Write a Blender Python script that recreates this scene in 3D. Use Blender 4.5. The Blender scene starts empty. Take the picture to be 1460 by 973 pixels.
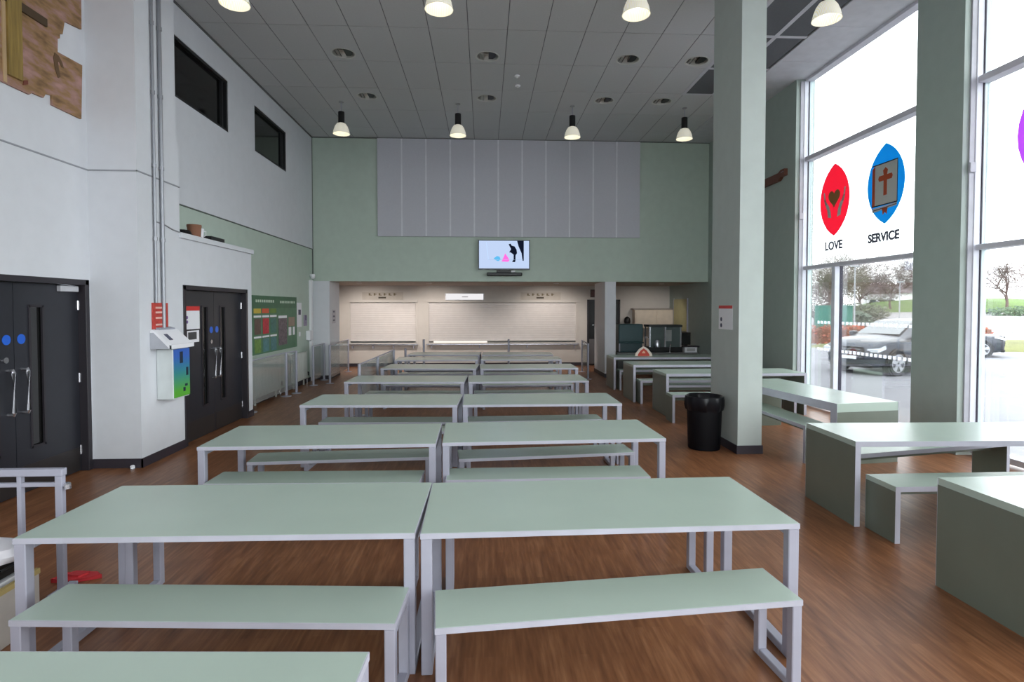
import bpy, bmesh, math, random
from mathutils import Vector, Matrix
from mathutils.geometry import tessellate_polygon
random.seed(7)
PI = math.pi
SC = bpy.context.scene
COL = SC.collection

# ------------------------------------------------------------------ camera
CAM_H = 1.82
cam_d = bpy.data.cameras.new('camera')
cam_d.sensor_width = 36.0
cam_d.lens = 800.0 / 1460.0 * 36.0
cam_d.shift_y = -26.5 / 1460.0
cam_d.clip_end = 600
cam = bpy.data.objects.new('camera', cam_d)
cam.location = (0, 0, CAM_H)
cam.rotation_euler = (math.radians(90 - 1.575), 0, math.radians(-2.861))
COL.objects.link(cam)
SC.camera = cam

# ------------------------------------------------------------------ world: even overcast sky
world = bpy.data.worlds.new('overcast_sky')
SC.world = world
world.use_nodes = True
wn = world.node_tree
wn.nodes['Background'].inputs[0].default_value = (0.93, 0.965, 1.0, 1)
wn.nodes['Background'].inputs[1].default_value = 4.6

SC.view_settings.view_transform = 'Standard'
SC.view_settings.look = 'None'
SC.view_settings.exposure = 0.58
SC.view_settings.gamma = 1.0
SC.view_settings.use_curve_mapping = False

# window bays along the right wall: (near y, far y)
PILLARS = [(-4.43, -3.68), (-0.76, -0.01), (2.91, 3.66), (6.58, 7.33)]
BAYS = [(-3.68, -0.76), (-0.01, 2.91), (3.66, 6.58), (7.33, 10.25)]
for (y0, y1) in BAYS:            # light portals: only guide sampling of the sky through the glass
    pd = bpy.data.lights.new('window_portal', 'AREA')
    pd.shape = 'RECTANGLE'; pd.size = y1 - y0; pd.size_y = 5.9
    pd.cycles.is_portal = True
    po = bpy.data.objects.new('window_portal', pd)
    po.location = (6.2, (y0 + y1) / 2, 3.0)
    po.rotation_euler = Matrix(((0, 0, 1), (-1, 0, 0), (0, -1, 0))).to_euler()
    COL.objects.link(po)

REAR = [(-3.6, -0.4), (0.0, 2.7), (3.0, 5.4)]      # glazed bays in the wall behind the camera
for (x0, x1) in REAR:
    pd = bpy.data.lights.new('rear_portal', 'AREA')
    pd.shape = 'RECTANGLE'; pd.size = x1 - x0; pd.size_y = 5.6
    pd.cycles.is_portal = True
    po = bpy.data.objects.new('rear_portal', pd)
    po.location = ((x0 + x1) / 2, -5.3, 3.0)
    po.rotation_euler = (-PI / 2 + PI, 0, 0)
    COL.objects.link(po)

# ------------------------------------------------------------------ materials
def lin(c):
    return tuple(((v / 255) / 12.92 if v / 255 <= 0.04045 else ((v / 255 + 0.055) / 1.055) ** 2.4) for v in c)
MATS = {}
def mat(name, rgb, rough=0.5, metal=0.0, var=0.06, scale=6.0, spec=0.5, bump=0.0, stretch=None):
    if name in MATS: return MATS[name]
    m = bpy.data.materials.new(name); m.use_nodes = True
    nt = m.node_tree; b = nt.nodes['Principled BSDF']
    b.inputs['Roughness'].default_value = rough
    b.inputs['Metallic'].default_value = metal
    b.inputs['Specular IOR Level'].default_value = spec
    tc = nt.nodes.new('ShaderNodeTexCoord'); mp = nt.nodes.new('ShaderNodeMapping')
    nt.links.new(tc.outputs['Object'], mp.inputs[0])
    if stretch: mp.inputs['Scale'].default_value = stretch
    nz = nt.nodes.new('ShaderNodeTexNoise'); nz.inputs['Scale'].default_value = scale
    nz.inputs['Detail'].default_value = 4
    nt.links.new(mp.outputs[0], nz.inputs[0])
    cr = nt.nodes.new('ShaderNodeValToRGB')
    c = lin(rgb)
    cr.color_ramp.elements[0].position = 0.3; cr.color_ramp.elements[1].position = 0.7
    cr.color_ramp.elements[0].color = tuple(v * (1 - var) for v in c) + (1,)
    cr.color_ramp.elements[1].color = tuple(min(1, v * (1 + var)) for v in c) + (1,)
    nt.links.new(nz.outputs[0], cr.inputs[0])
    nt.links.new(cr.outputs[0], b.inputs['Base Color'])
    if bump:
        bp = nt.nodes.new('ShaderNodeBump'); bp.inputs['Strength'].default_value = bump
        bp.inputs['Distance'].default_value = 0.01
        nt.links.new(nz.outputs[0], bp.inputs['Height']); nt.links.new(bp.outputs[0], b.inputs['Normal'])
    MATS[name] = m
    return m
def emat(name, rgb, strength):
    if name in MATS: return MATS[name]
    m = bpy.data.materials.new(name); m.use_nodes = True
    nt = m.node_tree; nt.nodes.remove(nt.nodes['Principled BSDF'])
    e = nt.nodes.new('ShaderNodeEmission'); e.inputs[0].default_value = lin(rgb) + (1,); e.inputs[1].default_value = strength
    nt.links.new(e.outputs[0], nt.nodes['Material Output'].inputs[0])
    MATS[name] = m
    return m
def glassmat(name, tint=(1, 1, 1), refl=0.06, dirt=0.0):
    """thin pane: clear transmission plus a fresnel mirror"""
    if name in MATS: return MATS[name]
    m = bpy.data.materials.new(name); m.use_nodes = True
    nt = m.node_tree; nt.nodes.remove(nt.nodes['Principled BSDF'])
    tr = nt.nodes.new('ShaderNodeBsdfTransparent'); tr.inputs[0].default_value = tint + (1,)
    gl = nt.nodes.new('ShaderNodeBsdfGlossy'); gl.inputs['Roughness'].default_value = 0.02
    fr = nt.nodes.new('ShaderNodeFresnel'); fr.inputs[0].default_value = 1.35
    mx = nt.nodes.new('ShaderNodeMixShader')
    mm = nt.nodes.new('ShaderNodeMath'); mm.operation = 'MULTIPLY'; mm.inputs[1].default_value = refl / 0.06 * 0.6
    nt.links.new(fr.outputs[0], mm.inputs[0]); nt.links.new(mm.outputs[0], mx.inputs[0])
    nt.links.new(tr.outputs[0], mx.inputs[1]); nt.links.new(gl.outputs[0], mx.inputs[2])
    last = mx
    if dirt:
        df = nt.nodes.new('ShaderNodeBsdfDiffuse'); df.inputs[0].default_value = (.75, .78, .8, 1)
        nz = nt.nodes.new('ShaderNodeTexNoise'); nz.inputs['Scale'].default_value = 2
        m2 = nt.nodes.new('ShaderNodeMath'); m2.operation = 'MULTIPLY'; m2.inputs[1].default_value = dirt * 2
        nt.links.new(nz.outputs[0], m2.inputs[0])
        mx2 = nt.nodes.new('ShaderNodeMixShader'); nt.links.new(m2.outputs[0], mx2.inputs[0])
        nt.links.new(mx.outputs[0], mx2.inputs[1]); nt.links.new(df.outputs[0], mx2.inputs[2]); last = mx2
    nt.links.new(last.outputs[0], nt.nodes['Material Output'].inputs[0])
    MATS[name] = m
    return m
def filmmat(name, rgb, k):
    """printed translucent film, lit from behind by the daylight"""
    if name in MATS: return MATS[name]
    m = bpy.data.materials.new(name); m.use_nodes = True
    nt = m.node_tree; nt.nodes.remove(nt.nodes['Principled BSDF'])
    c = lin(rgb)
    nz = nt.nodes.new('ShaderNodeTexNoise'); nz.inputs['Scale'].default_value = 9
    cr = nt.nodes.new('ShaderNodeValToRGB')
    cr.color_ramp.elements[0].color = tuple(v * k * .95 for v in c) + (1,); cr.color_ramp.elements[1].color = tuple(v * k * 1.05 for v in c) + (1,)
    nt.links.new(nz.outputs[0], cr.inputs[0])
    t = nt.nodes.new('ShaderNodeBsdfTranslucent'); d = nt.nodes.new('ShaderNodeBsdfDiffuse')
    d.inputs[0].default_value = tuple(v * .9 for v in c) + (1,)
    nt.links.new(cr.outputs[0], t.inputs[0])
    a = nt.nodes.new('ShaderNodeAddShader'); nt.links.new(t.outputs[0], a.inputs[0]); nt.links.new(d.outputs[0], a.inputs[1])
    nt.links.new(a.outputs[0], nt.nodes['Material Output'].inputs[0])
    MATS[name] = m
    return m

def floor_mat():
    m = bpy.data.materials.new('wood_strip_vinyl'); m.use_nodes = True
    nt = m.node_tree; b = nt.nodes['Principled BSDF']; L = nt.links.new
    tc = nt.nodes.new('ShaderNodeTexCoord')
    sp = nt.nodes.new('ShaderNodeSeparateXYZ'); L(tc.outputs['Object'], sp.inputs[0])
    cb = nt.nodes.new('ShaderNodeCombineXYZ'); L(sp.outputs[1], cb.inputs[0]); L(sp.outputs[0], cb.inputs[1])
    br = nt.nodes.new('ShaderNodeTexBrick'); L(cb.outputs[0], br.inputs[0])
    br.inputs['Color1'].default_value = (0.0, 0.0, 0.0, 1); br.inputs['Color2'].default_value = (1, 1, 1, 1)
    br.inputs['Mortar'].default_value = (.25, .25, .25, 1)
    br.inputs['Scale'].default_value = 1.0; br.inputs['Mortar Size'].default_value = 0.0012
    br.inputs['Brick Width'].default_value = 0.62; br.inputs['Row Height'].default_value = 0.05
    br.offset = 0.37
    mp = nt.nodes.new('ShaderNodeMapping'); mp.inputs['Scale'].default_value = (38, 3.6, 1); L(tc.outputs['Object'], mp.inputs[0])
    nz = nt.nodes.new('ShaderNodeTexNoise'); nz.inputs['Scale'].default_value = 1.0; nz.inputs['Detail'].default_value = 5
    L(mp.outputs[0], nz.inputs[0])
    mp2 = nt.nodes.new('ShaderNodeMapping'); mp2.inputs['Scale'].default_value = (9, 1.2, 1); L(tc.outputs['Object'], mp2.inputs[0])
    nz2 = nt.nodes.new('ShaderNodeTexNoise'); nz2.inputs['Scale'].default_value = 1.0; nz2.inputs['Detail'].default_value = 3
    L(mp2.outputs[0], nz2.inputs[0])
    m1 = nt.nodes.new('ShaderNodeMath'); m1.operation = 'MULTIPLY_ADD'; m1.inputs[1].default_value = 0.12; L(br.outputs[0], m1.inputs[0])
    m2 = nt.nodes.new('ShaderNodeMath'); m2.operation = 'MULTIPLY'; m2.inputs[1].default_value = 0.72; L(nz.outputs[0], m2.inputs[0])
    L(m2.outputs[0], m1.inputs[2])
    m3 = nt.nodes.new('ShaderNodeMath'); m3.operation = 'MULTIPLY_ADD'; m3.inputs[1].default_value = 0.35; L(nz2.outputs[0], m3.inputs[0]); L(m1.outputs[0], m3.inputs[2])
    cr = nt.nodes.new('ShaderNodeValToRGB'); L(m3.outputs[0], cr.inputs[0])
    e = cr.color_ramp.elements
    e[0].position = 0.3; e[0].color = lin((98, 60, 38)) + (1,)
    e[1].position = 0.92; e[1].color = lin((172, 122, 86)) + (1,)
    k = cr.color_ramp.elements.new(0.6); k.color = lin((134, 88, 58)) + (1,)
    L(cr.outputs[0], b.inputs['Base Color'])
    b.inputs['Roughness'].default_value = 0.34
    b.inputs['Specular IOR Level'].default_value = 0.32
    bp = nt.nodes.new('ShaderNodeBump'); bp.inputs['Strength'].default_value = 0.12; bp.inputs['Distance'].default_value = 0.004
    L(nz.outputs[0], bp.inputs['Height']); L(bp.outputs[0], b.inputs['Normal'])
    return m

M_WHITE = mat('white_wall_paint', (214, 216, 221), 0.7, var=.02)
M_WHITE2 = mat('warm_white_wall_paint', (206, 200, 193), 0.7, var=.02)
M_GREEN = mat('pale_green_wall_paint', (184, 198, 186), 0.6, var=.03)
M_GREEND = mat('sage_column_paint', (184, 193, 188), 0.55, var=.03)
M_GREENR = mat('grey_green_wall_paint', (162, 174, 167), 0.6, var=.03)
M_SKIRT = mat('dark_skirting', (52, 46, 54), 0.5)
M_TOP = mat('pale_green_laminate', (178, 194, 182), 0.27, var=.03, scale=2.0, spec=.5)
M_EDGE = mat('grey_edge_band', (178, 178, 190), 0.4)
M_STEEL = mat('grey_powder_coat_steel', (166, 166, 180), 0.42, metal=.1, var=.05)
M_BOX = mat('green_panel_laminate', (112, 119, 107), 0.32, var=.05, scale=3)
M_TILE = mat('ceiling_tile_fibre', (200, 201, 202), 0.9, var=.03, scale=40)
M_TILED = mat('dark_ceiling_tile', (96, 98, 102), 0.85, var=.05, scale=30)
M_GRID = mat('ceiling_grid_metal', (120, 120, 124), 0.6)
M_GRIDL = mat('light_ceiling_grid', (204, 204, 210), 0.6)
M_FRAME = mat('white_window_frame', (224, 226, 236), 0.35)
M_FRAMEG = mat('grey_window_frame', (176, 176, 184), 0.4)
M_GASK = mat('dark_gasket', (52, 48, 66), 0.5)
M_BLACK = mat('black_plastic', (18, 18, 20), 0.4)
M_DOOR = mat('charcoal_door', (38, 39, 46), 0.38, var=.08)
M_DFRAME = mat('dark_door_frame', (42, 38, 44), 0.45)
M_CHROME = mat('brushed_steel', (196, 196, 202), 0.25, metal=.9)
M_DGLASS = mat('dark_vision_glass', (20, 20, 20), 0.06, spec=.8)
M_ACOU = mat('grey_white_acoustic_panel', (196, 196, 204), 0.85, var=.02, scale=30)
M_PAPER = mat('white_paper', (236, 236, 240), 0.7, var=.01)
M_RED = mat('red_print', (205, 50, 48), 0.5)
M_BLUE = mat('blue_sticker', (30, 96, 205), 0.4)
M_BEIGE = mat('beige_shutter', (216, 210, 206), 0.45, var=.03)
M_CLEAR = glassmat('clear_glass', (.97, .985, .98), .06)
M_SCREEN = glassmat('acrylic_screen', (.90, .93, .92), .06, dirt=.12)

# ------------------------------------------------------------------ mesh helpers
class MB:
    def __init__(s): s.v = []; s.f = []
    def add(s, vs, fs):
        o = len(s.v); s.v += [tuple(p) for p in vs]; s.f += [tuple(i + o for i in f) for f in fs]; return s
    def box(s, x0, x1, y0, y1, z0, z1):
        return s.add([(x0, y0, z0), (x1, y0, z0), (x1, y1, z0), (x0, y1, z0), (x0, y0, z1), (x1, y0, z1), (x1, y1, z1), (x0, y1, z1)],
                     [(0, 3, 2, 1), (4, 5, 6, 7), (0, 1, 5, 4), (1, 2, 6, 5), (2, 3, 7, 6), (3, 0, 4, 7)])
    def prism(s, poly, a0, a1, axis='x'):
        """poly of (u,v); axis x: (a,u,v); y: (u,a,v); z: (u,v,a)"""
        def P(u, v, a): return {'x': (a, u, v), 'y': (u, a, v), 'z': (u, v, a)}[axis]
        n = len(poly)
        vs = [P(u, v, a0) for u, v in poly] + [P(u, v, a1) for u, v in poly]
        tr = tessellate_polygon([[Vector((u, v, 0)) for u, v in poly]])
        fs = [tuple(t) for t in tr] + [tuple(i + n for i in reversed(t)) for t in tr]
        fs += [(i, (i + 1) % n, (i + 1) % n + n, i + n) for i in range(n)]
        return s.add(vs, fs)
    def lathe(s, prof, n=24, c=(0, 0, 0), cap=True):
        vs = []; fs = []
        for r, z in prof:
            for i in range(n):
                a = 2 * PI * i / n; vs.append((c[0] + r * math.cos(a), c[1] + r * math.sin(a), c[2] + z))
        for k in range(len(prof) - 1):
            for i in range(n):
                j = (i + 1) % n; fs.append((k * n + i, k * n + j, (k + 1) * n + j, (k + 1) * n + i))
        if cap:
            fs.append(tuple(reversed(range(n)))); fs.append(tuple((len(prof) - 1) * n + i for i in range(n)))
        return s.add(vs, fs)
    def tube(s, pts, r, n=8, r2=None):
        pts = [Vector(p) for p in pts]; vs = []; fs = []
        m = len(pts)
        for k, p in enumerate(pts):
            d = (pts[min(k + 1, m - 1)] - pts[max(k - 1, 0)]).normalized()
            u = d.cross(Vector((0, 0, 1)));
            if u.length < 1e-3: u = d.cross(Vector((1, 0, 0)))
            u.normalize(); w = d.cross(u)
            rr = r if r2 is None else r + (r2 - r) * k / (m - 1)
            for i in range(n):
                a = 2 * PI * i / n; vs.append(p + (u * math.cos(a) + w * math.sin(a)) * rr)
        for k in range(m - 1):
            for i in range(n):
                j = (i + 1) % n; fs.append((k * n + i, k * n + j, (k + 1) * n + j, (k + 1) * n + i))
        fs.append(tuple(reversed(range(n)))); fs.append(tuple((m - 1) * n + i for i in range(n)))
        return s.add(vs, fs)
    def mesh(s, name, m, smooth=False, bevel=0):
        me = bpy.data.meshes.new(name); me.from_pydata(s.v, [], s.f); me.validate()
        bm = bmesh.new(); bm.from_mesh(me)
        if bevel:
            bmesh.ops.bevel(bm, geom=[e for e in bm.edges if len(e.link_faces) == 2 and e.calc_face_angle(0) > .5], offset=bevel, segments=1, affect='EDGES')
        bmesh.ops.recalc_face_normals(bm, faces=bm.faces)
        if smooth:
            for f in bm.faces: f.smooth = True
            for e in bm.edges:
                if len(e.link_faces) == 2 and e.calc_face_angle(0) > .7: e.smooth = False
        bm.to_mesh(me); bm.free()
        me.materials.append(m)
        return me
    def build(s, name, m, parent=None, smooth=False, bevel=0):
        return link(name, s.mesh(name, m, smooth, bevel), parent)
def link(name, me, parent=None):
    o = bpy.data.objects.new(name, me); COL.objects.link(o); o.parent = parent
    return o
def bx(name, m, x0, x1, y0, y1, z0, z1, parent=None, bevel=0):
    return MB().box(x0, x1, y0, y1, z0, z1).build(name, m, parent, bevel=bevel)
def tag(o, label, cat, group=None):
    o['label'] = label; o['category'] = cat
    if group: o['group'] = group
    return o
def thing(name, label, cat, loc=(0, 0, 0), rz=0, group=None):
    o = bpy.data.objects.new(name, None); COL.objects.link(o)
    o.empty_display_size = .1; o.location = loc; o.rotation_euler = (0, 0, rz)
    return tag(o, label, cat, group)
def struct(o):
    o['kind'] = 'structure'; return o
CH = {}
def copy_tree(o, parent=None):
    c = o.copy(); COL.objects.link(c); c.parent = parent
    for ch in [q for q in bpy.data.objects if q.parent == o]: copy_tree(ch, c)
    return c
def text_mesh(name, txt, size, m, parent, origin, right, up, depth=.002, align='CENTER'):
    cu = bpy.data.curves.new(name, 'FONT'); cu.body = txt; cu.size = size; cu.align_x = align; cu.extrude = depth; cu.offset = .008
    t = bpy.data.objects.new(name, cu); COL.objects.link(t)
    dg = bpy.context.evaluated_depsgraph_get(); me = bpy.data.meshes.new_from_object(t.evaluated_get(dg))
    bpy.data.objects.remove(t)
    r = Vector(right); u = Vector(up); n = r.cross(u)
    M4 = Matrix(((r.x, u.x, n.x, origin[0]), (r.y, u.y, n.y, origin[1]), (r.z, u.z, n.z, origin[2]), (0, 0, 0, 1)))
    me.transform(M4); me.materials.clear(); me.materials.append(m)
    return link(name, me, parent)
def circ(cu, cv, r, n=20, ru=None):
    return [(cu + (ru or r) * math.cos(2 * PI * i / n), cv + r * math.sin(2 * PI * i / n)) for i in range(n)]

# ================================================================== SETTING
CEIL = 6.05; XL = -4.28; XR = 5.80; YB = 14.30; YK = 17.30
fl = struct(bx('floor', floor_mat(), -4.75, 6.2, -5.3, YK + .4, -0.11, 0.0))

# ---- ceiling: void slab, grid, tiles
ce = struct(bx('ceiling', M_TILE, -4.75, 6.2, -5.25, YB + .1, 6.42, 6.52))
bx('ceiling_panel', M_TILE, -4.45, 5.07, -5.0, 6.27, CEIL, CEIL + .02, ce)
GX = [0.365 + .6 * k for k in range(-8, 9)]          # tile joints across
GX[0] = XL - .12
GY = [6.28, 7.48, 8.68, 9.88, 11.08, 12.28, 13.48, YB]
g = MB()
for x in GX[1:-1] + [5.07]: g.box(x - .012, x + .012, 6.27, YB, CEIL + .006, CEIL + .03)
for y in GY[:-1]: g.box(-4.4, 5.07, y - .012, y + .012, CEIL + .006, CEIL + .03)
g.build('ceiling_grid', M_GRID, ce)
DL = [(x, y) for y in (9.60, 11.50) for x in (-2.335, 0.065, 2.465, 3.665)]
xs = GX[:-1] + [5.07]
tm = {}
def tile_mesh(w, d, m):
    k = (round(w, 3), round(d, 3), m.name)
    if k not in tm: tm[k] = MB().box(-w / 2, w / 2, -d / 2, d / 2, 0, .018).mesh('ceiling_tile', m, bevel=.004)
    return tm[k]
def hole_tile(x0, x1, y0, y1, cx, cy, r):
    outer = [Vector((x0, y0, 0)), Vector((x1, y0, 0)), Vector((x1, y1, 0)), Vector((x0, y1, 0))]
    hole = [Vector((cx + r * math.cos(-2 * PI * i / 28), cy + r * math.sin(-2 * PI * i / 28), 0)) for i in range(28)]
    tr = tessellate_polygon([outer, hole]); n = 32; pts = outer + hole
    vs = [(p.x, p.y, 0) for p in pts] + [(p.x, p.y, .018) for p in pts]
    fs = [tuple(t) for t in tr] + [tuple(i + n for i in reversed(t)) for t in tr]
    fs += [(i, (i + 1) % 4, (i + 1) % 4 + n, i + n) for i in range(4)]
    fs += [(4 + i, 4 + (i + 1) % 28, 4 + (i + 1) % 28 + n, 4 + i + n) for i in range(28)]
    return MB().add(vs, fs)
for j in range(len(GY) - 1):
    for i in range(len(xs) - 1):
        x0, x1, y0, y1 = xs[i] + .006, xs[i + 1] - .006, GY[j] + .006, GY[j + 1] - .006
        if x1 - x0 < .05: continue
        dark = xs[i] > 3.9 and GY[j + 1] < 11.2
        dl = [p for p in DL if x0 < p[0] < x1 and y0 < p[1] < y1]
        if dl:
            t = hole_tile(x0, x1, y0, y1, dl[0][0], dl[0][1], .185).build('ceiling_tile', M_TILE, ce)
            t.location.z = CEIL
        elif dark:
            t = link('ceiling_tile', tile_mesh(x1 - x0 - .05, y1 - y0 - .05, M_TILED), ce); t.location = ((x0 + x1) / 2, (y0 + y1) / 2, CEIL)
        else:
            t = link('ceiling_tile', tile_mesh(x1 - x0, y1 - y0, M_TILE), ce); t.location = ((x0 + x1) / 2, (y0 + y1) / 2, CEIL)
g = MB()                                             # wider pale bars framing the dark tiles
for y in (7.48, 8.68, 9.88, 11.08): g.box(3.94, 5.07, y - .035, y + .035, CEIL - .004, CEIL + .02)
for x in (3.965, 4.565): g.box(x - .035, x + .035, 6.28, 11.1, CEIL - .0035, CEIL + .02)
g.build('tile_frame', M_GRIDL, ce)
for k in range(-8, 12):                              # plain bulkhead above the windows
    y = 4.9 + 1.2 * k - 2.6
    y0, y1 = max(-5, y), min(YB, y + 1.194)
    if y1 > y0 + .1: bx('bulkhead_panel', M_GRIDL, 5.07, 6.13, y0, y1, CEIL - .012, 6.4, ce)

# ---- recessed downlights (switched off) in the tiles
def downlight(x, y, label):
    r = thing('recessed_downlight', label, 'downlight', (x, y, CEIL), 0, 'unlit round downlights in the ceiling')
    MB().lathe([(.182, .0), (.205, -.001), (.207, -.006), (.19, -.01), (.178, -.004), (.178, .012), (.182, .012)], 32, cap=False).build('trim_ring', mat('downlight_ring', (205, 205, 200), .4), r, smooth=True)
    MB().lathe([(.18, .0), (.172, .04), (.15, .09), (.11, .14), (.06, .16), (.0005, .165)], 32, cap=False).build('reflector', mat('satin_reflector', (190, 190, 182), .35, metal=.4), r, smooth=True)
    for a in (-.05, .05):
        lp = MB().tube([(-.11, a, .075), (.0, a, .07), (.10, a, .075)], .016, 8).build('lamp_tube', mat('opal_tube', (210, 210, 205), .3), r, smooth=True)
    lb = MB()
    for a in (-.13, -.07):
        w = math.sqrt(.175 ** 2 - a * a); lb.box(a - .003, a + .003, -w, w, .012, .03)
    lb.build('louvre', mat('grey_louvre', (110, 110, 106), .4, metal=.3), r)
    MB().prism([(.02, -.13), (.09, -.13), (.14, -.06), (.14, .06), (.09, .13), (.02, .13)], .015, .06, 'z').build('baffle', M_BLACK, r)
    return r
ordn = ['leftmost', 'second from left', 'second from right', 'rightmost']
for k, (x, y) in enumerate(DL):
    downlight(x, y, 'unlit round recessed downlight, %s of the %s downlight row' % (ordn[k % 4], 'nearer' if k < 4 else 'farther'))

# ---- pendants
M_SHADE = bpy.data.materials.new('ribbed_glowing_glass'); M_SHADE.use_nodes = True
_n = M_SHADE.node_tree; _b = _n.nodes['Principled BSDF']
_w = _n.nodes.new('ShaderNodeTexWave'); _w.inputs['Scale'].default_value = 9
_r = _n.nodes.new('ShaderNodeValToRGB'); _r.color_ramp.elements[0].color = (.72, .68, .52, 1); _r.color_ramp.elements[1].color = (1, .97, .86, 1)
_n.links.new(_w.outputs[0], _r.inputs[0]); _n.links.new(_r.outputs[0], _b.inputs['Base Color'])
_n.links.new(_r.outputs[0], _b.inputs['Emission Color']); _b.inputs['Emission Strength'].default_value = .26
_b.inputs['Roughness'].default_value = .3
M_BULB = emat('lamp_bulb_glow', (255, 246, 222), 3.0)
def pendant(x, y, label):
    r = thing('pendant_lamp', label, 'lamp', (x, y, CEIL), 0, 'pendant lamps with ribbed glass shades')
    MB().lathe([(.05, 0), (.05, -.012), (.03, -.02)], 20).build('ceiling_rose', mat('rose_grey', (150, 150, 150), .4), r, smooth=True)
    MB().tube([(0, 0, -.015), (0, 0, -.21)], .008, 8).build('rod', M_STEEL, r)
    MB().lathe([(.03, -.2), (.06, -.205), (.064, -.215), (.064, -.43), (.05, -.44)], 24).build('gear_housing', M_BLACK, r, smooth=True)
    MB().lathe([(.055, -.435), (.09, -.45), (.125, -.50), (.152, -.57), (.168, -.645), (.174, -.655), (.166, -.655), (.148, -.575), (.12, -.505), (.085, -.46), (.052, -.445)], 32, cap=False).build('glass_shade', M_SHADE, r, smooth=True)
    MB().lathe([(.02, -.44), (.045, -.48), (.055, -.53), (.045, -.575), (.01, -.59)], 16).build('bulb', M_BULB, r, smooth=True)
    return r
px4 = (-2.935, -.535, 1.865, 4.265)
for k in range(4): pendant(px4[k], 11.85, 'lit pendant lamp with glass shade, %s of the far row' % ordn[k])
for k in range(4): pendant(px4[k], 6.88, 'lit pendant lamp at the top edge, %s of the near row' % ordn[k])
for (x, y) in ((.61, 10.36), (.65, 10.81)):
    s = thing('ceiling_sensor', 'small white ceiling sensor, %s of two between the downlight rows' % ('nearer' if y < 10.5 else 'farther'), 'sensor', (x, y, CEIL), 0, 'small ceiling sensors')
    MB().lathe([(.05, 0), (.05, -.02), (.042, -.026)], 20).build('base', M_PAPER, s, smooth=True)
    MB().lathe([(.03, -.024), (.026, -.045), (.008, -.055)], 16).build('dome', mat('sensor_dome', (210, 210, 210), .2), s, smooth=True)

# ---- near left wall with double door
wl = MB().box(-4.52, -4.40, -5, 4.66, 0, CEIL).box(-4.52, -4.40, 4.66, 6.49, 2.12, CEIL).box(-4.52, -4.40, 6.49, 6.52, 0, CEIL)
struct(wl.build('wall_left', M_WHITE))
wp = MB().box(-4.52, -3.87, 6.51, 7.38, 0, 3.90).box(-4.52, -3.87, 6.51, 7.32, 3.90, CEIL)
wp = struct(wp.build('wall_left_pier', M_WHITE))
struct(MB().box(-4.405, -4.392, -5, 6.515, 3.335, 3.35).box(-4.395, -3.862, 6.502, 6.512, 3.335, 3.35).box(-3.872, -3.86, 6.502, 7.385, 3.335, 3.35).build('trim_1', mat('grey_joint_trim', (150, 152, 158), .5)))
struct(MB().box(-4.40, -3.858, 6.498, 6.512, 0, .105).box(-3.872, -3.858, 6.498, 7.44, 0, .105).box(-3.872, -3.856, 9.38, 9.58, 0, .105).build('baseboard_left', M_SKIRT))
struct(MB().box(-4.402, -4.386, -5, 4.62, 0, .105).build('baseboard_left_near', M_SKIRT))
struct(MB().box(-4.27, -4.255, 9.58, YB, 0, .10).build('baseboard_left_far', M_SKIRT))

def door_pair(n, x, ys, top, hand, sticker_z):
    """double door in an X wall facing +X; ys = (frame near, meeting line, frame far)"""
    y0, ym, y1 = ys
    r = struct(MB().box(x - .12, x + .012, y0 - .0, y0 + .06, 0, top).box(x - .12, x + .012, y1 - .06, y1, 0, top).box(x - .12, x + .012, y0, y1, top - .06, top).build('door_%d' % n, M_DFRAME, bevel=.004))
    lx = x - .075
    for (a, b, side) in ((y0 + .062, ym - .003, -1), (ym + .003, y1 - .062, 1)):
        vc = ym + side * .27
        leaf = MB()
        leaf.box(lx - .045, lx, a, vc - .085, .008, top - .064).box(lx - .045, lx, vc + .085, b, .008, top - .064)
        leaf.box(lx - .045, lx, vc - .085, vc + .085, .008, .43).box(lx - .045, lx, vc - .085, vc + .085, 1.83, top - .064)
        lf = leaf.build('door_leaf', M_DOOR, r)
        bx('vision_glass', M_DGLASS, lx - .03, lx - .02, vc - .085, vc + .085, .43, 1.83, lf)
        be = MB()
        for q in (vc - .085, vc + .085): be.box(lx - .01, lx + .008, q - .012, q + .012, .42, 1.84)
        for q in (.43, 1.83): be.box(lx - .01, lx + .008, vc - .09, vc + .09, q - .012, q + .012)
        be.build('glazing_bead', M_DFRAME, lf)
        hy = ym + side * hand
        MB().tube([(lx, hy, .80), (lx + .055, hy, .80), (lx + .06, hy, .82), (lx + .06, hy, 1.2), (lx + .055, hy, 1.22), (lx, hy, 1.22)], .017, 10).build('pull_handle', M_CHROME, lf, smooth=True)
        MB().prism(circ(ym + side * .085, sticker_z, .048), lx, lx + .003, 'x').build('blue_sticker', M_BLUE, lf)
        bx('kick_plate', mat('steel_kick_plate', (58, 54, 54), .4, metal=.4), lx, lx + .003, a + .02, b - .02, .02, .27, lf)
        for z in (.24, 1.04, 1.84): MB().tube([(lx + .004, (b if side > 0 else a), z - .05), (lx + .004, (b if side > 0 else a), z + .05)], .012, 8).build('hinge', M_CHROME, r)
    MB().prism(circ(ym - .11, 1.32, .028), lx, lx + .018, 'x').build('lock_cylinder', M_CHROME, r)
    return r
d1 = door_pair(1, -4.40, (4.67, 5.57, 6.485), 2.12, .085, 1.51)
bx('door_closer', mat('silver_closer', (190, 190, 195), .35), -4.475, -4.43, 6.12, 6.38, 1.985, 2.045, d1, bevel=.004)
MB().tube([(-4.44, 6.34, 2.05), (-4.40, 6.0, 2.07)], .01, 6).build('closer_arm', M_CHROME, d1)

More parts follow.
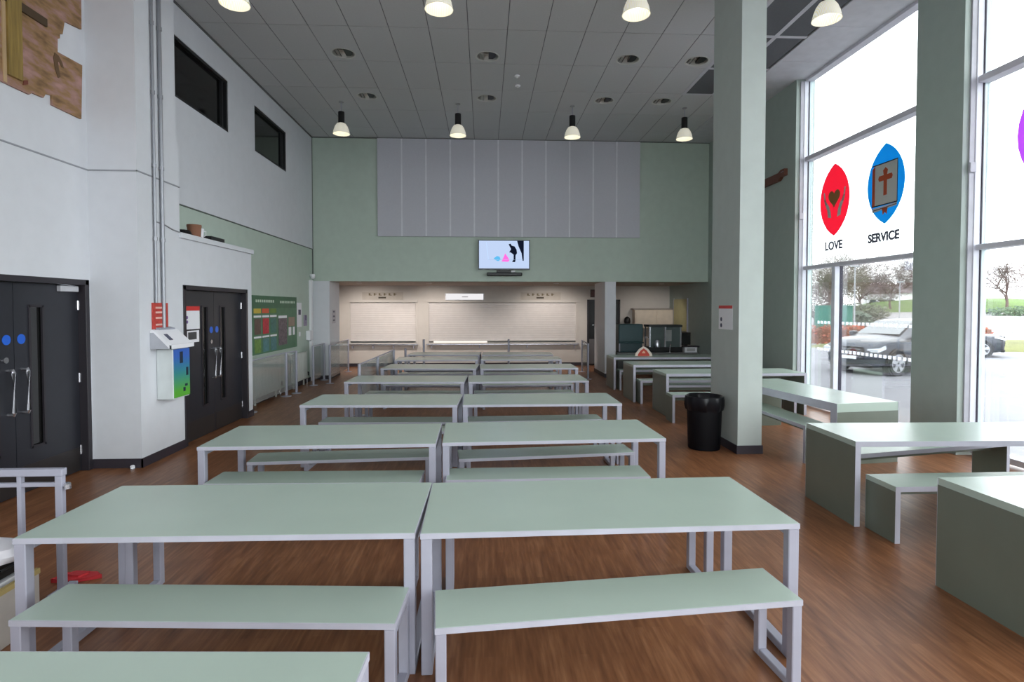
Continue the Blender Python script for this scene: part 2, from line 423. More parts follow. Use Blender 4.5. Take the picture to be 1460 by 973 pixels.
# ---- lobby box with the second double door
lob = MB().box(XL, -3.87, 7.38, 7.43, 0, 2.70).box(XL, -3.87, 7.43, 9.39, 2.105, 2.70).box(XL, -3.87, 9.39, 9.57, 0, 2.70).box(XL, -4.10, 7.43, 9.39, 0, .01)
lob = struct(lob.build('wall_left_lobby', M_WHITE))
bx('lobby_cap', M_WHITE, XL, -3.835, 7.36, 9.60, 2.70, 2.77, lob, bevel=.004)
d2 = door_pair(2, -3.87, (7.43, 8.41, 9.39), 2.105, .075, 1.49)
nt_ = thing('door_notice', 'white notice with red heading taped beside the second black door', 'notice', (0, 0, 0))
bx('sheet', M_PAPER, -3.944, -3.94, 7.62, 7.99, 1.52, 1.83, nt_); bx('red_heading', M_RED, -3.9395, -3.938, 7.62, 7.99, 1.77, 1.83, nt_)
bx('lower_sheet', M_PAPER, -3.944, -3.94, 7.66, 7.97, 1.34, 1.50, nt_); bx('photo_print', mat('grey_photo', (70, 70, 72), .5), -3.9395, -3.938, 7.68, 7.90, 1.38, 1.48, nt_)
MB().prism(circ(7.66, 1.62, .022), -3.9395, -3.938, 'x').build('purple_mark', mat('purple_print', (120, 90, 150), .5), nt_)
MB().prism(circ(7.66, 1.68, .022), -3.9395, -3.938, 'x').build('purple_mark', MATS['purple_print'], nt_)
# things on the lobby roof
p = thing('plant_pot', 'brown clay pot standing on the white lobby roof', 'pot', (-3.95, 7.90, 2.77))
MB().lathe([(.078, 0), (.088, .14), (.092, .14), (.092, .17), (.082, .17), (.076, .12), (.01, .11)], 20, cap=False).build('pot_body', mat('terracotta', (135, 92, 70), .8), p, smooth=True)
MB().lathe([(.075, -.0), (.09, .0), (.09, .01), (.075, .012)], 20).build('saucer', MATS['terracotta'], p)
p = thing('white_mug', 'small white cup beside the brown pot on the lobby roof', 'cup', (-3.95, 8.06, 2.77))
MB().lathe([(.04, 0), (.05, .14), (.044, .14), (.036, .01)], 18).build('cup_body', M_PAPER, p, smooth=True)
MB().tube([(.045, 0, .11), (.08, 0, .1), (.08, 0, .05), (.042, 0, .03)], .007, 6).build('handle', M_PAPER, p)
p = thing('black_tray', 'flat black tray right of the pot on the lobby roof', 'tray', (-3.95, 8.33, 2.77))
MB().box(-.12, .12, -.2, .2, 0, .015).box(-.12, .12, -.2, -.18, .015, .05).box(-.12, .12, .18, .2, .015, .05).box(.1, .12, -.18, .18, .015, .05).box(-.12, -.1, -.18, .18, .015, .05).build('tray_body', M_BLACK, p)
p = thing('black_cable_coil', 'dark coiled cable left of the pot on the lobby roof', 'cable', (-3.95, 7.62, 2.77))
for q in range(3): MB().tube([((.09 - .01 * q) * math.cos(t * PI / 8), (.11 - .01 * q) * math.sin(t * PI / 8), .012 + .02 * q) for t in range(17)], .011, 6).build('coil', M_BLACK, p)

# ---- far left wall: green below, white above, two internal windows
struct(MB().box(XL - .15, XL, 7.38, YB, 0, 3.27).build('wall_left_green', M_GREEN))
W1, W2 = (8.06, 9.71), (10.79, 12.47); WZ = (4.74, 5.59)
ul = MB()
for (a, b) in ((7.3, W1[0]), (W1[1], W2[0]), (W2[1], YB)): ul.box(XL - .15, XL + .012, a, b, 3.27, CEIL)
for w in (W1, W2): ul.box(XL - .15, XL + .012, w[0], w[1], 3.27, WZ[0]).box(XL - .15, XL + .012, w[0], w[1], WZ[1], CEIL)
struct(ul.build('wall_left_upper', M_WHITE))
struct(bx('trim_2', mat('dark_line_trim', (92, 98, 94), .6), XL, XL + .016, 7.38, YB, 3.255, 3.272))  # dark trim line between the green and white paint
struct(bx('trim_3', mat('ceiling_edge_trim', (96, 98, 96), .6), XL, XL + .03, 7.32, YB, CEIL - .03, CEIL))
struct(bx('trim_4', MATS['dark_line_trim'], XL, XL + .02, YB - .03, YB, 2.5, CEIL))
for n, w in ((5, W1), (6, W2)):
    f = MB()
    f.box(XL - .1, XL + .0, w[0], w[0] + .05, *WZ).box(XL - .1, XL, w[1] - .05, w[1], *WZ).box(XL - .1, XL, w[0], w[1], WZ[0], WZ[0] + .04).box(XL - .1, XL, w[0], w[1], WZ[1] - .04, WZ[1])
    f.box(XL - .085, XL - .02, w[1] - .16, w[1] - .12, *WZ)
    f = struct(f.build('window_%d' % n, mat('black_window_frame', (30, 31, 34), .5)))
    bx('pane', mat('unlit_room_glass', (10, 10, 11), .08), XL - .07, XL - .06, w[0] + .05, w[1] - .05, WZ[0] + .04, WZ[1] - .04, f)

# ---- far wall above the servery
wb = struct(bx('wall_back', M_GREEN, XL - .15, 6.1, YB + .006, YB + .16, 2.47, CEIL))
xp = [XL, -1.97, 2.46, 4.83, 5.82]
for a, b in zip(xp, xp[1:]): bx('fascia_panel', M_GREEN, a + .004, b - .004, YB, YB + .008, 2.47, 3.585, wb)
for a, b in ((XL, -2.66), (3.995, 5.82)): bx('fascia_panel', M_GREEN, a + .004, b - .004, YB, YB + .008, 3.592, CEIL - .02, wb)
wdt = (3.99 + 2.655) / 11
ac = MB().box(-wdt / 2 + .001, wdt / 2 - .001, -.045, 0, 3.595, CEIL - .02).mesh('acoustic_panel', M_ACOU)
for k in range(11):
    o = link('acoustic_panel', ac, wb); o.location = (-2.655 + wdt * (k + .5), YB, 0)
for k in range(1, 11): bx('seam_strip', mat('panel_seam', (222, 222, 228), .8), -2.655 + wdt * k - .018, -2.655 + wdt * k + .018, YB - .048, YB - .044, 3.6, CEIL - .025, wb)
struct(bx('trim_5', MATS['ceiling_edge_trim'], XL, 5.82, YB - .03, YB, CEIL - .02, CEIL))

# ---- servery recess
struct(bx('wall_back_pier', M_WHITE, XL - .3, -3.87, YB, 15.25, 0, 2.47))
struct(bx('wall_back_column', M_WHITE, 3.11, 3.39, YB, 15.65, 0, 2.47))
struct(MB().box(XL - .3, -3.86, YB - .012, 15.26, 0, .1).build('baseboard_pier', M_SKIRT))
struct(MB().box(3.10, 3.40, YB - .012, 15.66, 0, .1).build('baseboard_column', M_SKIRT))
struct(bx('wall_recess_left', M_WHITE2, -4.75, -4.6, 15.0, YK, 0, 2.5))
struct(bx('ceiling_recess', mat('recess_ceiling', (176, 166, 156), .8), -4.75, 6.15, YB + .02, YK + .15, 2.475, 2.56))
sb = MB()                                            # servery wall with two hatches and a doorway
H1, H2 = (-4.10, -2.06), (-1.72, 2.88); HZ = (.72, 1.99); DX = (3.20, 4.24)
sb.box(-4.75, H1[0], YK, YK + .15, 0, 2.5).box(H1[1], H2[0], YK, YK + .15, 0, 2.5).box(H2[1], DX[0], YK, YK + .15, 0, 2.5).box(DX[1], 6.15, YK, YK + .15, 0, 2.5)
sb.box(DX[0], DX[1], YK, YK + .15, 2.05, 2.5)
for h in (H1, H2): sb.box(h[0], h[1], YK, YK + .15, 0, HZ[0]).box(h[0], h[1], YK, YK + .15, HZ[1], 2.5)
struct(sb.build('wall_recess_back', M_WHITE2))
struct(bx('wall_back_leak_slab', M_WHITE2, -4.75, 6.2, YK + .36, YK + .42, -.1, 2.6))  # unseen slab added behind the hatches to keep sky light out
struct(bx('ceiling_leak_slab', M_WHITE2, -4.75, 6.2, YK + .12, YK + .42, 2.56, 2.62))  # added lid over that gap, also against stray sky light
struct(bx('wall_left_leak_slab', mat('leak_slab_paint', (150, 140, 110), .7), -4.9, -4.75, -5.25, YK + .42, -.1, CEIL + .4))  # unseen slab added outside the left doors to block sky leaks
struct(bx('baseboard_back', M_SKIRT, -4.6, 3.2, YK - .015, YK, 0, .1))
def shutter(h, label):
    r = thing('roller_shutter', label, 'shutter', (h[0], YK, HZ[0]))
    w = h[1] - h[0]; hh = HZ[1] - HZ[0]
    prof = []; n = 17; s_ = (hh - .1) / n
    for k in range(n):
        z = .06 + k * s_; prof += [(.043, z), (.038, z + s_ * .12), (.037, z + s_ * .5), (.038, z + s_ * .88)]
    prof.append((.043, .06 + n * s_))
    c = MB(); vs = [(.03, y, z) for y, z in prof] + [(w - .03, y, z) for y, z in prof]; m = len(prof)
    c.add(vs, [(i, i + 1, i + 1 + m, i + m) for i in range(m - 1)]); c.build('slat_curtain', M_BEIGE, r)
    bx('bottom_rail', M_BEIGE, .03, w - .03, .02, .05, .055, .09, r)
    for q in (0, w): bx('guide_rail', M_WHITE2, q - .03, q + .03, -.012, .06, 0, hh, r)
    bx('hood', M_WHITE2, -.04, w + .04, -.05, .06, hh - .03, hh + .03, r)
    return r
shutter(H1, 'closed beige roller shutter over the narrow left serving hatch')
shutter(H2, 'closed wide beige roller shutter over the right serving hatch')
for h, lb in ((H1, 'left'), (H2, 'right')):
    c = thing('counter_shelf', 'stainless steel serving shelf under the %s hatch' % ('narrow' if lb == 'left' else 'wide'), 'shelf', (0, 0, 0))
    bx('shelf_top', M_CHROME, h[0] - .03, h[1] + .05, YK - .16, YK - .0, HZ[0] - .06, HZ[0] - .025, c, bevel=.004)
    for k in range(4): bx('bracket', M_STEEL, h[0] + .1 + k * (h[1] - h[0] - .2) / 3, h[0] + .13 + k * (h[1] - h[0] - .2) / 3, YK - .12, YK, HZ[0] - .16, HZ[0] - .06, c)
# light under the lifted bottom of the wide shutter
bx('work_light', emat('kitchen_strip_light', (255, 246, 235), .75), -1.55, .1, YK + .05, YK + .08, HZ[0] + .0, HZ[0] + .05)
tag(bpy.data.objects['work_light'], 'bright kitchen light showing in the gap under the wide shutter', 'light')
s = thing('lit_sign', 'white illuminated sign box above the wide shutter', 'sign', (-.59, YK, 2.03))
bx('light_panel', emat('sign_glow', (250, 248, 250), .62), -.57, .57, -.065, -.06, .015, .195, s); bx('sign_box', M_PAPER, -.6, .6, -.06, 0, 0, .21, s)
bx('sign_lettering', mat('grey_print', (150, 150, 155), .5), -.08, .1, -.067, -.065, .09, .11, s)
def letters(name, cx, label):
    r = thing(name, label, 'sign', (cx, YK, 2.0))
    bx('backing', mat('pale_sign_board', (190, 182, 172), .6), -.62, .62, -.015, 0, .04, .27, r)
    rr = random.Random(3)
    for k in range(6):
        a = -.42 + k * .15
        MB().box(a, a + .05, -.02, -.015, .17, .24).box(a + .05, a + .09, -.02, -.015, .17 + .03 * (k % 2), .19 + .03 * (k % 2)).build('faded_letter', mat('faded_print', (120, 108, 84), .6), r)
    bx('dark_label', mat('dark_print', (70, 62, 48), .6), -.13, .1, -.02, -.015, .08, .13, r)
letters('hatch_sign', -3.08, 'faded lettered board above the narrow left shutter')
letters('hatch_sign', 1.75, 'faded lettered board above the right end of the wide shutter')
kd = struct(MB().box(DX[0], DX[0] + .05, YK - .005, YK + .12, 0, 2.05).box(DX[1] - .05, DX[1], YK - .005, YK + .12, 0, 2.05).box(DX[0], DX[1], YK - .005, YK + .12, 2.0, 2.05).build('door_3', M_DFRAME))
kl = bx('door_leaf', M_BLACK, DX[0] + .05, DX[1] - .05, YK + .04, YK + .09, 0, 2.0, kd)
bx('kick_plate', mat('grey_kick', (110, 108, 110), .4, metal=.3), DX[0] + .08, DX[1] - .08, YK + .035, YK + .04, .05, .82, kl)
MB().lathe([(.05, 0), (.05, .02)], 16).build('porthole_rim', M_CHROME, kl).location = (3.4, YK + .03, 1.25)
e_ = thing('wall_sign', 'small dark framed sign above the black kitchen door', 'sign')
bx('frame', mat('brown_frame', (70, 48, 44), .5), 3.30, 3.55, YK - .03, YK - .001, 2.12, 2.36, e_); bx('print', mat('dark_red_print', (96, 52, 48), .5), 3.325, 3.525, YK - .034, YK - .03, 2.145, 2.335, e_)
# recess downlights
for k, (x, y) in enumerate(((-3.4, 15.5), (-1.5, 15.5), (2.0, 15.5), (5.0, 15.6))):
    r = thing('soffit_spotlight', 'small lit spotlight in the servery soffit, %s of four' % ordn[k], 'downlight', (x, y, 2.475), 0, 'servery spotlights')
    MB().lathe([(.05, -.006), (.075, -.006), (.075, 0), (.05, 0)], 20, cap=False).build('bezel', M_PAPER, r, smooth=True)
    MB().lathe([(.05, -.002), (.02, .0)], 16).build('lens', emat('spot_glow', (255, 226, 196), 2), r)
    ld = bpy.data.lights.new('spot_glow', 'SPOT'); ld.energy = (74, 74, 74, 16)[k]; ld.color = (1, .91, .84); ld.shadow_soft_size = .06; ld.spot_size = math.radians(115); ld.spot_blend = .7
    lo = bpy.data.objects.new('spot_glow', ld); COL.objects.link(lo); lo.parent = r; lo.location = (0, 0, -.06); lo.rotation_euler = (math.radians(38), 0, 0)

# ---- right side: far green wall, pillars, windows
wr = struct(bx('wall_right', M_GREENR, XR, 6.15, 10.25, YK, 0, CEIL))
struct(bx('baseboard_right', M_SKIRT, XR - .012, XR, 10.25, YK, 0, .1))
for k, (a, b) in enumerate(PILLARS): struct(bx('wall_right_pillar', M_GREENR, XR, 6.14, a, b, 0, CEIL))
struct(bx('wall_right_near', M_GREENR, XR, 6.14, -5.0, -4.43, 0, CEIL))
wn_ = MB().box(-4.75, REAR[0][0], -5.25, -5.0, 0, CEIL + .3).box(REAR[-1][1], 6.2, -5.25, -5.0, 0, CEIL + .3)
for a, b in zip(REAR, REAR[1:]): wn_.box(a[1], b[0], -5.25, -5.0, 0, CEIL + .3)
for a, b in REAR: wn_.box(a, b, -5.25, -5.0, 0, .3).box(a, b, -5.25, -5.0, 5.7, CEIL + .3)
struct(wn_.build('wall_near', M_GREEN))
for n, (a, b) in enumerate(REAR):
    f = struct(MB().box(a, a + .07, -5.2, -5.08, .3, 5.7).box(b - .07, b, -5.2, -5.08, .3, 5.7).box(a, b, -5.2, -5.08, .3, .37).box(a, b, -5.2, -5.08, 5.63, 5.7).build('window_%d' % (7 + n), M_FRAME))
    for z in (2.5, 4.5): bx('transom', M_FRAMEG, a, b, -5.2, -5.08, z, z + .07, f)
    for z0, z1 in ((.37, 2.5), (2.57, 4.5), (4.57, 5.63)): bx('glass_pane', M_CLEAR, a + .07, b - .07, -5.15, -5.144, z0, z1, f)
for n, (y0, y1) in enumerate(BAYS):
    T1, T2, HD = 2.545, 4.56, CEIL - .05
    X0, X1 = 5.94, 6.10
    f = struct(MB().box(X0, 6.02, y1 - .03, y1, .04, HD).box(X0, 6.02, y0, y0 + .03, .04, HD).build('window_%d' % (n + 1), M_FRAME, bevel=.004))
    for ya, yb in ((y1 - .02, y1), (y0, y0 + .02)):
        bx('reveal_strip', M_FRAMEG, 5.875, X0, ya, yb, .04, HD, f)
    for ya, yb in ((y1 - .04, y1), (y0, y0 + .04)):
        bx('gasket', M_GASK, 6.02, 6.035, ya, yb, .1, HD, f)
        bx('pane_stile', mat('pale_blue_frame', (206, 222, 226), .35), 6.035, X1, ya, yb, .1, HD, f)
    for z, hh in ((T1, .065), (T2, .08), (.07, .07), (HD + .02, .06)):
        bx('transom', mat('pale_grey_transom', (212, 210, 220), .35), X0 + .01, X1, y0 + .04, y1 - .04, z - hh / 2, z + hh / 2, f, bevel=.005)
    my = y0 + 1.99
    bx('mullion', M_FRAME, X0 + .02, 6.05, my - .045, my + .045, .1, T1 - .033, f, bevel=.005)
    bx('gasket', M_GASK, 6.05, X1, my - .05, my + .05, .1, T1 - .033, f)
    for (a, b, c, d) in ((y0 + .04, my - .05, .1, T1 - .033), (my + .05, y1 - .04, .1, T1 - .033), (y0 + .04, y1 - .04, T1 + .033, T2 - .04), (y0 + .04, y1 - .04, T2 + .04, HD - .01)):
        bx('glass_pane', M_CLEAR, 6.068, 6.074, a, b, c, d, f)
    bx('latch', M_FRAMEG, 5.86, X0, y1 - .05, y1 - .02, 3.45, 3.57, f, bevel=.005)
    dots = MB()
    for zz in (1.04, 1.52):
        k = y0 + .24
        while k < y1 - .3:
            if abs(k + .02 - my) > .12: dots.box(6.063, 6.066, k, k + .05, zz, zz + .05)
            k += .1
    dots.build('manifestation_dots', filmmat('white_dot_film', (235, 235, 238), .5), f)['kind'] = 'stuff'
b_ = thing('wooden_bar', 'reddish brown wooden bar fixed high on the wall beside the window', 'bar', (XR, 0, 0))
MB().prism([(10.52, 4.34), (10.52, 4.47), (10.66, 4.47), (10.75, 4.43), (11.9, 4.43), (11.9, 4.28), (10.75, 4.28), (10.66, 4.34)], -.07, 0, 'x').build('bar_body', mat('red_brown_wood', (104, 62, 48), .5, stretch=(1, 8, 8)), b_)
for y in (10.56, 10.62): MB().prism(circ(y, 4.42, .012, 10), -.076, -.07, 'x').build('bolt', M_STEEL, b_)

# ---- free-standing sage column on the right
cr_ = struct(bx('column_right', M_GREEND, 3.13, 3.435, 6.75, 7.58, 0, CEIL))
struct(MB().box(3.118, 3.447, 6.738, 7.592, 0, .105).build('baseboard_column_right', M_SKIRT))
nt_ = thing('column_notice', 'white notice with red heading on the sage green column', 'notice')
bx('sheet', M_PAPER, 3.125, 3.129, 6.92, 7.33, 1.53, 1.84, nt_); bx('red_heading', M_RED, 3.1235, 3.125, 6.92, 7.33, 1.80, 1.84, nt_)
for z in (1.58, 1.66): MB().prism(circ(7.25, z, .028), 3.1235, 3.125, 'x').build('dark_mark', mat('dark_blue_print', (60, 60, 90), .5), nt_)

# ================================================================== FURNITURE
_mc = {}
def frame_parts(root, L, D, Hh, th, leg):
    k = (round(L, 3), D, Hh)
    if k not in _mc:
        _mc[k] = dict(
            top=MB().box(-L / 2 + .004, L / 2 - .004, -D / 2 + .004, D / 2 - .004, Hh - th + .001, Hh).mesh('top', M_TOP),
            edge=MB().box(-L / 2, L / 2, -D / 2, -D / 2 + .004, Hh - th, Hh - .0015).box(-L / 2, L / 2, D / 2 - .004, D / 2, Hh - th, Hh - .0015)
                .box(-L / 2, -L / 2 + .004, -D / 2 + .004, D / 2 - .004, Hh - th, Hh - .0015).box(L / 2 - .004, L / 2, -D / 2 + .004, D / 2 - .004, Hh - th, Hh - .0015).mesh('edge_band', M_EDGE),
            leg=MB().box(-leg / 2, leg / 2, -leg / 2, leg / 2, .0, Hh - th).mesh('leg', M_STEEL, bevel=.004),
            bar=MB().box(-leg / 2, leg / 2, -D / 2 + leg, D / 2 - leg, 0, leg * .8).mesh('foot_bar', M_STEEL, bevel=.004),
            rail=MB().box(-leg / 2, leg / 2, -D / 2 + leg, D / 2 - leg, Hh - th - leg * .8, Hh - th).mesh('end_rail', M_STEEL, bevel=.004),
            beam=MB().box(-L / 2 + leg, L / 2 - leg, -.02, .02, Hh - th - .04, Hh - th).mesh('under_beam', M_STEEL))
    c = _mc[k]
    t = link('top', c['top'], root); link('edge_band', c['edge'], t)
    for sx in (-1, 1):
        for sy in (-1, 1):
            l = link('leg', c['leg'], root); l.location = (sx * (L / 2 - leg / 2 - .002), sy * (D / 2 - leg / 2 - .002), 0)
        for nm in ('bar', 'rail'):
            b = link('foot_bar' if nm == 'bar' else 'end_rail', c[nm], root); b.location = (sx * (L / 2 - leg / 2 - .002), 0, 0)
    link('under_beam', c['beam'], root)
def table(x0, y0, x1, y1, label, D=.80):
    """front-left and front-right corners of the top"""
    L = math.hypot(x1 - x0, y1 - y0) ; a = math.atan2(y1 - y0, x1 - x0)
    L = round(L - (.02 if y0 < 5 else .035), 2)
    cx, cy = (x0 + x1) / 2 - math.sin(a) * D / 2, (y0 + y1) / 2 + math.cos(a) * D / 2
    r = thing('canteen_table', label, 'table', (cx, cy, 0), a, 'steel framed canteen tables')
    frame_parts(r, L, D, .71, .028, .055); return r
def bench(x0, y0, x1, y1, label, D=.33):
    L = round(math.hypot(x1 - x0, y1 - y0), 2); a = math.atan2(y1 - y0, x1 - x0)
    cx, cy = (x0 + x1) / 2 - math.sin(a) * D / 2, (y0 + y1) / 2 + math.cos(a) * D / 2
    r = thing('canteen_bench', label, 'bench', (cx, cy, 0), a, 'steel framed canteen benches')
    frame_parts(r, L, D, .44, .028, .048); return r
ROWS = [((-2.268, 2.775), (-.331, 2.745), (-.322, 2.735), (1.625, 2.768)),
        ((-2.28, 4.532), (-.385, 4.555), (-.352, 4.578), (1.546, 4.645)),
        ((-2.10, 6.42), (-.285, 6.345), (-.262, 6.345), (1.605, 6.36)),
        ((-2.09, 8.39), (-.275, 8.31), (-.245, 8.30), (1.595, 8.36)),
        ((-1.89, 10.22), (-.125, 10.09), (-.085, 10.08), (1.73, 10.11)),
        ((-1.88, 11.78), (-.11, 11.82), (-.085, 11.82), (1.66, 11.76)),
        ((-1.80, 13.14), (-.09, 13.05), (-.07, 13.05), (1.63, 12.99))]
RN = ['nearest full row', 'second row', 'third row', 'fourth row', 'fifth row', 'sixth row', 'farthest row']
for k, (a, b, c, d) in enumerate(ROWS):
    table(*a, *b, 'pale green table on grey steel legs, left of the pair in the ' + RN[k])
    table(*c, *d, 'pale green table on grey steel legs, right of the pair in the ' + RN[k])
table(-2.33, 1.10, -.40, 1.00, 'pale green table cut off by the bottom left edge of the picture')
NB = [((-2.093, 2.541, -.389, 2.429), (-.212, 2.383, 1.499, 2.534)), ((-2.19, 4.455, -.51, 4.41), (-.309, 4.455, 1.355, 4.468)),
      ((-2.0, 6.28, -.36, 6.22), (-.2, 6.2, 1.48, 6.24)), ((-1.95, 8.2, -.33, 8.15), (-.15, 8.16, 1.5, 8.2)),
      ((-1.8, 10.03, -.2, 9.93), (-.03, 9.9, 1.6, 9.93)), ((-1.78, 11.62, -.2, 11.62), (-.03, 11.62, 1.55, 11.6))]
FB = [((-2.16, 3.44, -.44, 3.42), (-.24, 3.42, 1.47, 3.48)), ((-2.11, 5.06, -.49, 5.16), (-.23, 5.07, 1.435, 5.235)),
      ((-1.98, 6.78, -.36, 6.72), (-.2, 6.73, 1.46, 6.80)), ((-1.9, 9.0, -.32, 8.94), (-.16, 8.94, 1.46, 8.97)),
      ((-1.78, 10.72, -.2, 10.62), (-.02, 10.6, 1.6, 10.63)), ((-1.75, 12.35, -.2, 12.37), (-.02, 12.37, 1.5, 12.33))]
for k in range(6):
    for q in (0, 1):
        bench(*NB[k][q], 'pale green bench on the near side of the %s table, %s' % ('left' if q == 0 else 'right', RN[k]))
        bench(*FB[k][q], 'pale green bench on the far side of the %s table, %s' % ('left' if q == 0 else 'right', RN[k]))

def panel_unit(kind, x0, y0, L, D, Hh, th, rz, label):
    """waterfall table or bench: slab top on two full end panels; x0,y0 = near-left corner"""
    tb = kind == 'table'
    r = thing('panel_table' if tb else 'panel_bench', label, 'table' if tb else 'bench', (x0, y0, 0), rz, 'solid ended green ' + ('tables' if tb else 'benches'))
    k = (kind, L, D)
    if k not in _mc:
        _mc[k] = (MB().box(.003, L - .003, .003, D - .003, Hh - th, Hh).mesh('top', M_TOP),
                  MB().box(0, L, 0, .003, Hh - th, Hh - .001).mesh('edge_band', M_EDGE),
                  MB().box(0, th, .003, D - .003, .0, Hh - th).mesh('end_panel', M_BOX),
                  MB().box(0, th, 0, .003, 0, Hh - th).mesh('edge_band', M_EDGE),
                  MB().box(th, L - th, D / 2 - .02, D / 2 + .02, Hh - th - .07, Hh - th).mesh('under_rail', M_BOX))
    t, e, p_, pe, ur = _mc[k]
    to = link('top', t, r)
    for dy in (0, D - .003): link('edge_band', e, to).location.y = dy
    for q in (0, L - th):
        po = link('end_panel', p_, r); po.location.x = q
        for dy in (0, D - .003): link('edge_band', pe, po).location.y = dy
    link('under_rail', ur, r)
    return r
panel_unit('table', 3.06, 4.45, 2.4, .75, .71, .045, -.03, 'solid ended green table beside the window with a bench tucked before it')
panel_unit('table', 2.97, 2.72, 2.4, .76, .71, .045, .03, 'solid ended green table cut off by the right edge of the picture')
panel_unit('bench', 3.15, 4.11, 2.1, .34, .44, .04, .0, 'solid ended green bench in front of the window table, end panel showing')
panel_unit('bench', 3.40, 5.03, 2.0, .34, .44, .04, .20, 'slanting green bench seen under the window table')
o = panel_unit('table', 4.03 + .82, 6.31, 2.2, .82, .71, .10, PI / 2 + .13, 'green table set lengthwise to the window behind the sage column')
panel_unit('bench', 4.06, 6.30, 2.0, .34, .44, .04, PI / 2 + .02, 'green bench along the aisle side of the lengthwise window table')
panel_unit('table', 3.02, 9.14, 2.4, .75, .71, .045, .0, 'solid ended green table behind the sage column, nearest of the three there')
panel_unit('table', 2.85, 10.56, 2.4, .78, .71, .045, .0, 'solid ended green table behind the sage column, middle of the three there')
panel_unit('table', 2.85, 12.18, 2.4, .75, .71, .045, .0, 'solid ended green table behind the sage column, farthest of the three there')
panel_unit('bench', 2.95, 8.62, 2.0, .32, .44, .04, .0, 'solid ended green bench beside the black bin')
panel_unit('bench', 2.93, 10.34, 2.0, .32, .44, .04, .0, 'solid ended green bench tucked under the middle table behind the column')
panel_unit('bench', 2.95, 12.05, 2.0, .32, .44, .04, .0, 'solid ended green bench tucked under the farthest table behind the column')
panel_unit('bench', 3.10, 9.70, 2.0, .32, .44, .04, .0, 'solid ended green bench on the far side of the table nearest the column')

# ---- bin
b_ = thing('waste_bin', 'black round waste bin with liner beside the sage column', 'bin', (2.84, 7.08, 0))
MB().lathe([(.195, 0), (.20, .02), (.222, .66), (.212, .66), (.19, .03), (.005, .03)], 36, cap=False).build('bin_body', mat('black_bin_plastic', (8, 8, 13), .55, spec=.2), b_, smooth=True)
ln = MB(); vs = []; n = 48
for (r0, z, amp) in ((.226, .50, .008), (.24, .56, .010), (.243, .63, .006), (.238, .675, .002), (.222, .682, .001), (.205, .66, .004), (.19, .5, .006)):
    for i in range(n):
        a = 2 * PI * i / n; rr = r0 + amp * math.sin(a * 9) + amp * .6 * math.sin(a * 17 + 1); vs.append((rr * math.cos(a), rr * math.sin(a), z + amp * .8 * math.sin(a * 7)))
ln.add(vs, [(k * n + i, k * n + (i + 1) % n, (k + 1) * n + (i + 1) % n, (k + 1) * n + i) for k in range(6) for i in range(n)])
ln.build('bin_liner', mat('black_bin_liner', (9, 9, 15), .3, spec=.35), b_, smooth=True)

# ---- television
tv = thing('television', 'wall mounted television showing a bright picture above the servery', 'television', (.51, YB, 2.785))
bx('casing', M_BLACK, -.65, .65, -.10, -.03, -.015, .72, tv, bevel=.01)
bx('bezel', mat('dark_blue_bezel', (40, 52, 66), .3), -.655, .655, -.104, -.10, -.02, .725, tv)
bx('wall_bracket', M_BLACK, -.2, .2, -.03, -.001, .1, .6, tv)
SCR = emat('screen_light', (190, 208, 240), .72)
scr = bx('screen', SCR, -.63, .63, -.108, -.104, .01, .705, tv)
def sp(name, pts, m):          # flat shapes of the shown picture; pts in 0..1 of the screen
    MB().prism([(-.63 + u * 1.26, .01 + (1 - v) * .695) for u, v in pts], -.110, -.108, 'y').build(name, m, scr)
DK = emat('screen_dark', (14, 18, 34), 1.0)
sp('dark_drape', [(.76, 0), (.895, 0), (.895, .72), (.87, .72), (.85, .45), (.79, .2)], DK)
sp('dark_figure', [(.59, .12), (.63, .1), (.65, .17), (.71, .2), (.75, .32), (.76, .45), (.73, .52), (.73, .7), (.72, .77), (.66, .77), (.69, .66), (.69, .5), (.63, .42), (.60, .42), (.64, .3), (.61, .2)], DK)
sp('pink_shape', [(.45, .75), (.50, .55), (.52, .45), (.57, .58), (.61, .70), (.58, .76)], emat('screen_pink', (222, 96, 190), 1.0))
sp('blue_shape', [(.29, .64), (.36, .55), (.41, .58), (.43, .68), (.38, .74), (.33, .70)], emat('screen_blue', (80, 160, 205), 1.0))
sp('floor_line', [(.18, .675), (.9, .675), (.9, .69), (.18, .69)], emat('screen_grey', (150, 170, 200), 1.0))
sp('wall_line', [(.14, .05), (.15, .05), (.19, .68), (.18, .68)], emat('screen_pale', (168, 192, 228), 1.0))
sb_ = thing('soundbar', 'black soundbar under the television', 'speaker', (.52, YB, 2.605))
MB().box(-.45, .45, -.12, -.02, 0, .09).build('speaker_body', M_BLACK, sb_, bevel=.02)
bx('neck', M_BLACK, -.15, .15, -.08, -.02, .09, .155, sb_); bx('bracket', M_BLACK, -.2, .2, -.02, -.001, .0, .15, sb_)
bx('indicator', M_PAPER, .17, .27, -.07, -.03, .1, .14, sb_)

